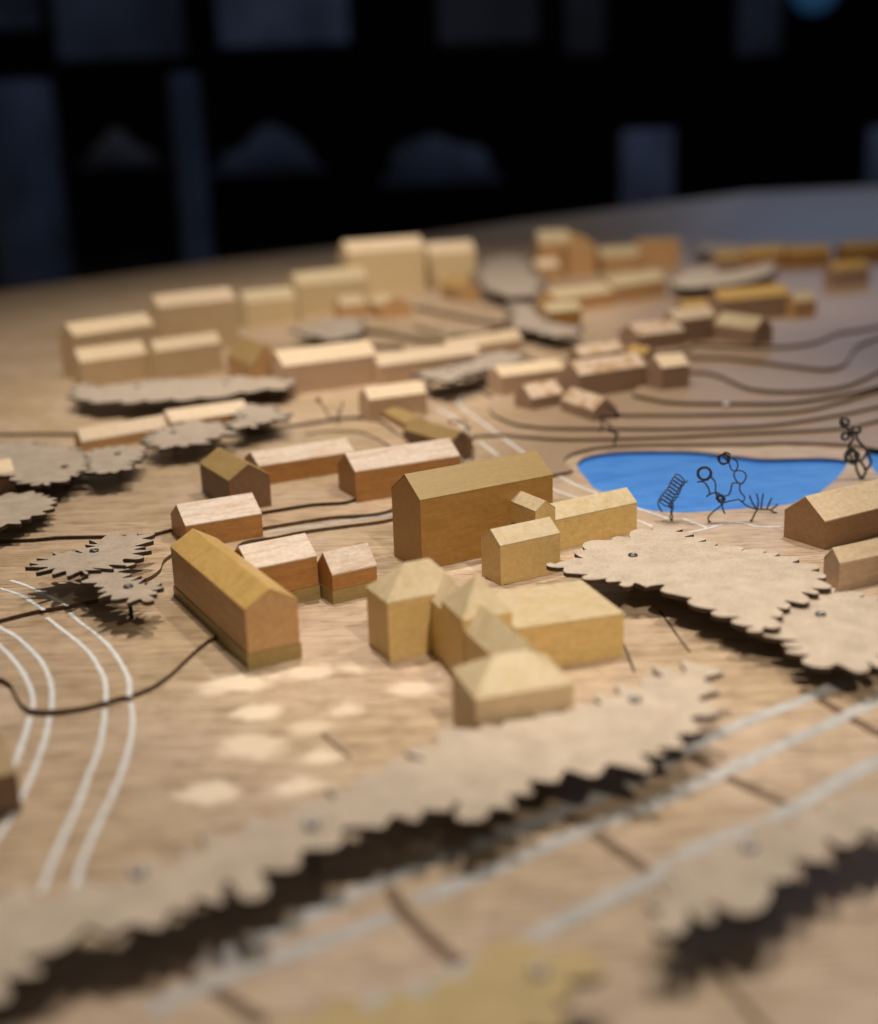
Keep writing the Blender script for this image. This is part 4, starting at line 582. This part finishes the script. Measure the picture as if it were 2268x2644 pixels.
# ------------------------------------------------------------------ houses
HOUSES = [
 ('A', 'long golden gabled house block on an olive plinth in front', 'wall_tan', 'roof_gold', .95),
 ('B', 'pale roofed orange house block behind the golden one on the left', 'wall_orange', 'roof_pale', None),
 ('C', 'pale roofed house block on a plinth behind the golden house', 'wall_orange', 'roof_pale', .95),
 ('D', 'small pale roofed house block on a plinth beside the church', 'wall_orange', 'roof_pale', .95),
 ('E', 'small dark gabled house block with olive roof on the upper step', 'wall_dark', 'roof_olive', None),
 ('F', 'long low pale roofed house block behind the small dark gabled one', 'wall_orange', 'roof_pale', None),
 ('G', 'pale roofed house block standing just behind the tall ochre hall', 'wall_orange', 'roof_pale', None),
 ('H', 'tall ochre hall block in the middle of the model', 'wall_ochre', 'roof_ochre', None),
 ('I', 'small bright yellow gabled house block in front of the tall ochre hall', 'wall_yellow', 'roof_yellow', None),
 ('J', 'long bright yellow house block between the tall ochre hall and the lake', 'wall_yellow', 'roof_yellow', None),
 ('JJ', 'tiny yellow link block between the ochre hall and the long yellow house', 'wall_yellow', 'roof_yellow', None),
 ('K', 'flat roofed bright yellow box block beside the church', 'wall_yellow', 'roof_yellow', None),
 ('N', 'pinkish house block with cream roof between the tree plate and the olive roofed house', 'wall_pink', 'roof_cream', None),
 ('Y', 'olive roofed house block with dark gable behind the pale roofed one', 'wall_dark', 'roof_olive', None),
 ('YY', 'low olive roofed annex touching the pinkish cream roofed house', 'wall_orange', 'roof_olive', None),
 ('P1', 'cream roofed pinkish house block left of the stained roof houses on the hill', 'wall_pink', 'roof_cream', None),
 ('P2', 'small brown hut with stained roof beside the cream roofed house', 'wall_brown', 'roof_blotch', None),
 ('P3', 'small brown hut with stained roof just above the black wire acrobat', 'wall_brown', 'roof_blotch', None),
 ('P4', 'large brown house block with stained roof behind the two small huts', 'wall_brown', 'roof_blotch', None),
 ('P5', 'tall short brown house block at the right end of the hillside row', 'wall_brown', 'roof_cream', None),
 ('P6', 'stained roof house block half hidden behind the large brown one', 'wall_brown', 'roof_blotch', None),
 ('P7', 'small ochre roof showing between the large brown house and its neighbour', 'wall_brown', 'roof_gold', None),
 ('P8', 'brown house block with golden stained roof higher on the hill', 'wall_brown', 'roof_blotch', None),
 ('P9', 'tall brown house block with pale roof highest on the hill', 'wall_brown', 'roof_cream', None),
 ('P10', 'isolated brown house block with golden roof at the hill crest', 'wall_brown', 'roof_yellow', None),
 ('M1', 'left cream roofed block of the long pinkish row in the middle distance', 'wall_pink', 'roof_cream', None),
 ('M2', 'central cream roofed block of the long pinkish row behind the jagged tree plate', 'wall_pink', 'roof_cream', None),
 ('M3', 'right end cream roofed block of the long pinkish row', 'wall_pink', 'roof_cream', None),
 ('L1', 'large blurred beige block at the far left corner of the courtyard', 'wall_beige', 'roof_cream', None),
 ('L2', 'tallest blurred beige block of the left courtyard with a cream roof', 'wall_beige', 'roof_cream', None),
 ('L3', 'front left beige block of the left courtyard behind a tree strip', 'wall_beige', 'roof_cream', None),
 ('L4', 'front middle beige block of the left courtyard', 'wall_beige', 'roof_cream', None),
 ('L5', 'ochre roofed block with dark gable closing the left courtyard', 'wall_tan', 'roof_olive', None),
 ('Q1', 'right half of the long low cream roofed block behind the left trees', 'wall_tan', 'roof_cream', None),
 ('Q2', 'left half of the long low cream roofed block behind the left trees', 'wall_tan', 'roof_cream', None),
 ('U1', 'yellow block right of the tallest beige courtyard block', 'wall_butter', 'roof_yellow', None),
 ('U2', 'taller yellow block in the back row stepping up to the big one', 'wall_butter', 'roof_yellow', None),
 ('U3', 'biggest blurred yellow block at the back edge of the model', 'wall_butter', 'roof_cream', None),
 ('U4', 'yellow block attached right of the biggest back block', 'wall_butter', 'roof_cream', None),
 ('U5', 'low yellow block with orange side in front of the back row', 'wall_tan', 'roof_yellow', None),
 ('U6', 'ochre gabled block leaning towards the viewer below the biggest back block', 'wall_tan', 'roof_gold', None),
 ('V1', 'tall ochre block left in the far right cluster', 'wall_tan', 'roof_yellow', None),
 ('V1b', 'ochre block with pink gable joined to the tall far ochre block', 'wall_tan', 'roof_gold', None),
 ('V2', 'low ochre block between the two tall far right blocks', 'wall_tan', 'roof_yellow', None),
 ('V3', 'tall flat topped ochre block at the far right', 'wall_tan', 'roof_gold', None),
 ('V4', 'long cream roofed ochre block behind the round jagged tree plate', 'wall_tan', 'roof_yellow', None),
 ('V5', 'ochre block with bright yellow roof joined to the long cream roofed one', 'wall_tan', 'roof_yellow', None),
 ('V6', 'small ochre block in front of the long cream roofed far one', 'wall_ochre', 'roof_yellow', None),
 ('W1', 'long brown block with tan roof beyond the hill crest', 'wall_brown', 'roof_gold', None),
 ('W2', 'small block with bright yellow roof right of the long brown far one', 'wall_tan', 'roof_yellow', None),
 ('W3', 'reddish brown block far away near the right back edge', 'wall_orange', 'roof_gold', None),
 ('W4', 'smaller reddish block left of the far reddish brown one', 'wall_orange', 'roof_gold', None),
 ('W5', 'brown block near the right frame edge above the grey hill', 'wall_brown', 'roof_gold', None),
 ('W6', 'farthest reddish block at the right frame edge', 'wall_orange', 'roof_gold', None),
 ('W7', 'tiny far block beside the flat topped ochre tower', 'wall_brown', 'roof_gold', None),
 ('R1', 'orange brown gabled house block right of the lake', 'wall_rust', 'roof_cream', None),
 ('R2', 'pale roofed block cut by the right frame edge in front of the rust brown house', 'wall_pink', 'roof_cream', None),
 ('S1', 'little yellow block between the yellow back row and the tree plates', 'wall_tan', 'roof_yellow', None),
 ('S2', 'little cream roofed block in front of the tall far ochre block', 'wall_tan', 'roof_cream', None),
 ('S3', 'low tan block just behind the tall brown hill house', 'wall_brown', 'roof_gold', None),
 ('X1', 'blurred cream roofed block cut by the left frame edge', 'wall_brown', 'roof_cream', None),
 ('X2', 'blurred brown block at the lower left frame edge by the white lines', 'wall_brown', 'roof_olive', None),
]
for hh in HOUSES: house(*hh)

def scratch(parent_key, lx, ly, length, ang):
    o = [x for x in COL.objects if x.get('label') == [h for h in HOUSES if h[0] == parent_key][0][1]][0]
    z = DATA['houses'][parent_key][5]; bm = bmesh.new()
    bmesh.ops.create_cube(bm, size=1)
    for v in bm.verts: v.co = Matrix.Rotation(ang, 3, 'Z') @ Vector((v.co.x*length, v.co.y*.05*(1-abs(v.co.x)), v.co.z*.02)) + Vector((lx, ly, z+.004))
    frombm('scratch', bm, ['roof_gold'], o)
scratch('K', -.9, -.6, 1.0, R(8))
# ------------------------------------------------------------------ the church group in front
def wall_poly(name, pts, z0, z1, mat, parent):
    bm = bmesh.new(); a = [bm.verts.new((x, y, z0)) for x, y in pts]; b = [bm.verts.new((x, y, z1)) for x, y in pts]
    bm.faces.new(a[::-1]); bm.faces.new(b); n = len(pts)
    for i in range(n): bm.faces.new([a[i], a[(i+1) % n], b[(i+1) % n], b[i]])
    return frombm(name, soften(bm, .03), [mat], parent)
def roof_mesh(name, verts, faces, mat, parent, bev=.03):
    bm = bmesh.new(); V = [bm.verts.new(v) for v in verts]
    for f in faces: bm.faces.new([V[i] for i in f])
    bmesh.ops.recalc_face_normals(bm, faces=bm.faces)
    return frombm(name, soften(bm, bev), [mat], parent)
ch = root('model_church', (0, 0, 0), 0, 'pale yellow church block with towers and hipped roofs in the foreground', 'model church')
d0 = Vector((math.cos(R(25)), math.sin(R(25)))); e0 = Vector((-d0.y, d0.x))
F0 = Vector((-3.18, 71.76))
def quad(o, d, e, a, b): return [o, o+d*a, o+d*a+e*b, o+e*b]
# rear hipped block
q = quad(F0, d0, e0, 5.0, 3.2); he = 3.7
wall_poly('wall', [tuple(p) for p in q], -.3, he, 'wall_yellow', ch)
ra, rb = F0+e0*1.6+d0*1.9, F0+e0*1.6+d0*3.5
q2 = [F0-d0*.05-e0*.05, q[1]+d0*.05-e0*.05, q[2]+d0*.05+e0*.05, q[3]-d0*.05+e0*.05]
HA = 5.4
roof_mesh('hipped_roof', [(*p, he+.005) for p in q2]+[(*ra, HA), (*rb, HA)], [(0, 1, 2, 3), (0, 1, 5, 4), (1, 2, 5), (2, 3, 4, 5), (3, 0, 4)], 'roof_yellow', ch)
# nave
d1 = Vector((math.cos(R(-70.3)), math.sin(R(-70.3)))); n1 = Vector((-d1.y, d1.x))      # d1 towards the viewer, n1 to the right
N0 = Vector((-.78, 73.35)); NW, NH, NR, NLn = 2.4, 3.35, 4.65, 12.0
def nave(s0, s1, he_, hr_, off=0, nm='wall', wd=NW):
    a = N0+d1*s0+n1*off; b = N0+d1*s1+n1*off
    pts = [a, b, b+n1*wd, a+n1*wd]
    wall_poly(nm, [tuple(p) for p in pts], -.3, he_, 'wall_yellow', ch); return pts
p = nave(0, NLn, NH, NR)
m0, m1 = N0+n1*NW/2-d1*1.0, N0+d1*NLn+n1*NW/2
roof_mesh('nave_roof', [(*(p[0]-n1*.04), NH+.005), (*(p[1]-n1*.04), NH+.005), (*(p[2]+n1*.04), NH+.005), (*(p[3]+n1*.04), NH+.005), (*m0, NR), (*m1, NR)], [(0, 1, 2, 3), (0, 1, 5, 4), (1, 2, 5), (2, 3, 4, 5), (3, 0, 4)], 'roof_yellow', ch)
# crossing tower with a pointed roof
s0 = 2.35; TH = 3.95
p = nave(s0, s0+3.45, TH, 6, -.06, 'tower_wall', NW+.55)
cx = sum((v for v in p), Vector((0, 0)))/4
c8 = []
for i in range(4):
    a, b = p[i], p[(i+1) % 4]; c8 += [a.lerp(b, .2), a.lerp(b, .8)]
roof_mesh('tower_roof', [(*(v+(v-cx).normalized()*.03), TH+.005) for v in p]+[(*(cx+n1*.1), 5.9)], [(0, 1, 2, 3)]+[(i, (i+1) % 4, 4) for i in range(4)], 'roof_yellow', ch)
# front hipped block
BHE = 3.3
dl = Vector((.36, 62.75)); df = Vector((1.47, 58.75)); dr = Vector((6.42, 60.3)); db = dl+dr-df
wall_poly('front_wall', [tuple(v) for v in (df, dr, db, dl)], -.3, BHE, 'wall_beige', ch)
cc = (df+dr+db+dl)/4; ax = (dr-df).normalized()
roof_mesh('front_roof', [(*(v+(v-cc).normalized()*.05), BHE+.005) for v in (df, dr, db, dl)]+[(*(cc-ax*.9), 4.6), (*(cc+ax*.9), 4.6)], [(0, 1, 2, 3), (0, 1, 5, 4), (1, 2, 5), (2, 3, 4, 5), (3, 0, 4)], 'roof_yellow', ch, .06)

# ------------------------------------------------------------------ hardboard tree strips on nails
def simple_loop(P):
    n = len(P)
    def orient(a, b, c): return (b.x-a.x)*(c.y-a.y)-(b.y-a.y)*(c.x-a.x)
    for i in range(n):
        a, b = P[i], P[(i+1) % n]; x0, x1 = min(a.x, b.x), max(a.x, b.x); y0, y1 = min(a.y, b.y), max(a.y, b.y)
        for j in range(i+2, n - (i == 0)):
            c, d = P[j], P[(j+1) % n]
            if (c.x < x0 and d.x < x0) or (c.x > x1 and d.x > x1) or (c.y < y0 and d.y < y0) or (c.y > y1 and d.y > y1): continue
            if orient(a, b, c)*orient(a, b, d) <= 0 and orient(c, d, a)*orient(c, d, b) <= 0: return False
    return True
def canopy(key, label, mat='canopy'):
    z, g, pitch, amp, outline, nails = DATA['trees'][key]
    P = catmull([(x, y, 0) for x, y in outline], .15, True)
    # even resampling
    Ls = [0]
    for i in range(len(P)): Ls.append(Ls[-1] + (P[(i+1) % len(P)]-P[i]).length)
    tot = Ls[-1]; n = max(6, round(tot/pitch)); cs = []
    area = sum(P[i].x*P[(i+1) % len(P)].y - P[(i+1) % len(P)].x*P[i].y for i in range(len(P)))
    def at(s):
        s %= tot
        lo = 0
        for i in range(len(P)):
            if Ls[i+1] >= s: lo = i; break
        t = (s-Ls[lo])/max(1e-6, Ls[lo+1]-Ls[lo]); a, b = P[lo], P[(lo+1) % len(P)]
        d = (b-a).normalized(); return a.lerp(b, t), d
    sg = 1 if area > 0 else -1
    slant = random.choice((-1, 1)); scale = 1.0
    while True:
        ws = [random.choice((.55, .8, 1, 1.2, 1.6)) for _ in range(n)]; k = tot/sum(ws); s = 0; out = []
        wob = [random.uniform(0, 6.28) for _ in range(3)]
        for wi in ws:
            st = wi*k
            h = amp*scale*random.uniform(.55, 1.2)*(.6+.4*min(1.2, wi))
            lo = amp*scale*(.45*math.sin(s/tot*6.28*3+wob[0]) + .35*math.sin(s/tot*6.28*7+wob[1]))
            a_, b_ = random.uniform(.22, .34), random.uniform(.66, .8)
            for fr, am, tg in ((.0, -.6, 0), (a_, .45, .05), ((a_+b_)/2, random.uniform(.8, 1.1), .2), (b_, random.uniform(.5, .95), .3), (.9, -.45, .08)):
                c, d = at(s + fr*st); nn = Vector((d.y, -d.x, 0))*sg
                out.append(c + nn*(h*am+lo) + slant*d*h*tg*1.5)
            s += st
        sm = []
        for i in range(len(out)):
            a, b = out[i], out[(i+1) % len(out)]; sm += [a.lerp(b, .25), a.lerp(b, .75)]
        if simple_loop(sm): break
        scale *= .94
    cxy = sum(outline_p[0] for outline_p in outline)/len(outline), sum(p_[1] for p_ in outline)/len(outline)
    o = root('model_trees', (cxy[0], cxy[1], g), 0, label, 'model trees', 'hardboard tree strips')
    slab('canopy', [(p_.x-cxy[0], p_.y-cxy[1]) for p_ in sm], z-.3-g, z-g, [mat, 'burnt'], parent=o)
    for (nx, ny) in nails:
        bm = lathe([(.15, 0), (.14, .02), (.13, z-g-.302)], 12)
        s_ = frombm('nail_shaft', bm, ['nail_dark'], o, True); s_.location = (nx-cxy[0], ny-cxy[1], 0)
        bm = lathe([(.3, z-g+.004), (.33, z-g+.06), (.31, z-g+.12), (.22, z-g+.15), (.17, z-g+.10), (.01, z-g+.09)], 18)
        s_ = frombm('nail_head', bm, ['nail'], o, True); s_.location = (nx-cxy[0], ny-cxy[1], 0)
TREES = [
 ('T1', 'long jagged hardboard tree strip sweeping across the foreground'),
 ('T2a', 'jagged hardboard tree plate left of the golden house, the rear of two', 'canopy_grey'),
 ('T2b', 'jagged hardboard tree plate on a black nail beside the golden house', 'canopy_grey'),
 ('T3a', 'big jagged hardboard tree strip right of the yellow houses below the lake'),
 ('T3b', 'blurred hardboard tree plate at the right edge behind the foreground strip'),
 ('T4', 'blurred hardboard tree strip in the lower right corner beyond the white stripes'),
 ('T5a', 'broad pale tree plate at the left edge behind the oak clearing', 'canopy_grey'),
 ('T5d', 'small jagged tree plate right of the broad one at the left edge', 'canopy_grey'),
 ('T5b', 'jagged tree plate on a black nail in front of the low cream roofed block', 'canopy_grey'),
 ('T5c', 'small jagged tree plate at the right end of the low cream roofed block', 'canopy_grey'),
 ('T6', 'long tree strip in front of the left courtyard blocks', 'canopy_grey'),
 ('T7', 'jagged tree plate in front of the cream roofed pinkish row', 'canopy_grey'),
 ('T8', 'jagged tree plate with black shadow left of the stained roof hill houses', 'canopy_grey'),
 ('T9', 'blurred tall tree plate right of the biggest back block', 'canopy_grey'),
 ('T10', 'blurred tree strip with dark shadow beyond the far cream roofed block'),
 ('T10b', 'thin blurred tree strip beside the farthest reddish blocks'),
 ('T11', 'rounded pale tree plate at the left frame edge', 'canopy_grey'),
 ('T12', 'blurred ochre hardboard tree plate at the bottom of the frame', 'canopy_yellow'),
 ('T13', 'blurred tree plate in front of the yellow back row', 'canopy_grey'),
 ('T14', 'blurred tree plate among the farthest reddish blocks'),
]
for t_ in TREES: canopy(*t_)
for i, b_ in enumerate(DATA['boards']):
    bo = slab('terrace_board', b_, ZT[4]+.004, ZT[4]+.7, ['ground3', 'burnt_light'])
    tag(bo, ('long flat tan board behind the cream row of houses', 'lower tan terrace board in front of the ochre houses', 'short tan board beside the dark jagged tree plate', 'tan board left of the cream row behind the trees')[i], 'board')

# ------------------------------------------------------------------ wire figures
def wire(key, name, label, r, mat, cat):
    paths = DATA['wires'][key]; bx_, by_, bz_ = min((q for p_ in paths for q in p_), key=lambda q: q[2])
    o = root(name, (bx_, by_, bz_), 0, label, cat, 'bent wire figures')
    bm = bmesh.new()
    for p_ in paths:
        q = catmull([(a-bx_, b-by_ + .06*math.sin(i*1.3), c-bz_) for i, (a, b, c) in enumerate(p_)], .12)
        tube(bm, q, r)
    frombm('wire', bm, [mat], o, True)
    frombm('foot_pin', lathe([(r*2.2, -.02), (r*2.0, .05), (r, .12)], 10), [mat], o, True)
for a_ in [
 ('spiral', 'wire_tree', 'black wire coil leaning on a twisted stem beside the lake', .055, 'wire', 'wire tree'),
 ('walker', 'wire_figure', 'black wire figure with coiled round head striding at the lake shore', .06, 'wire', 'wire figure'),
 ('tall', 'wire_figure', 'tall black wire figure with knotted head and looped body by the lake', .055, 'wire', 'wire figure'),
 ('hand', 'wire_plant', 'low wire plant with finger like prongs right of the lake figures', .065, 'wire', 'wire plant'),
 ('acrobat', 'wire_figure', 'black wire figure with bent arms behind the lake below the small houses', .085, 'wire', 'wire figure'),
 ('copper', 'wire_figure', 'bronze wire figure with a looped top beside the olive roofed house', .055, 'wire_copper', 'wire figure'),
 ('far', 'wire_figure', 'dark wire figure on the step behind the long pale house', .07, 'wire', 'wire figure'),
 ('silver', 'wire_figure', 'blurred thick grey wire figure at the right end of the lake', .12, 'wire_silver', 'wire figure')]: wire(*a_)

# ------------------------------------------------------------------ small flecks lying on the model
for (x, y, z, r), lab in zip([(-0.35, 69.71, 0.0, 0.13), (30.11, 133.5, 1.66, 0.35), (-19.84, 107.46, 0.94, 0.25)], ('tiny white paint chip on the ground beside the church front', 'white paint chip on the hillside step behind the lake', 'tiny white paint chip by the two small stained roof huts')):
    bm = bmesh.new(); bmesh.ops.create_icosphere(bm, subdivisions=2, radius=r)
    for v in bm.verts: v.co.z *= .4; v.co.x *= 1+.2*math.sin(v.co.y*9/r*.2)
    f_ = frombm('paint_chip', bm, ['paint'], None, True); f_.location = (x, y, z)
    tag(f_, lab, 'paint chip', 'paint chips')
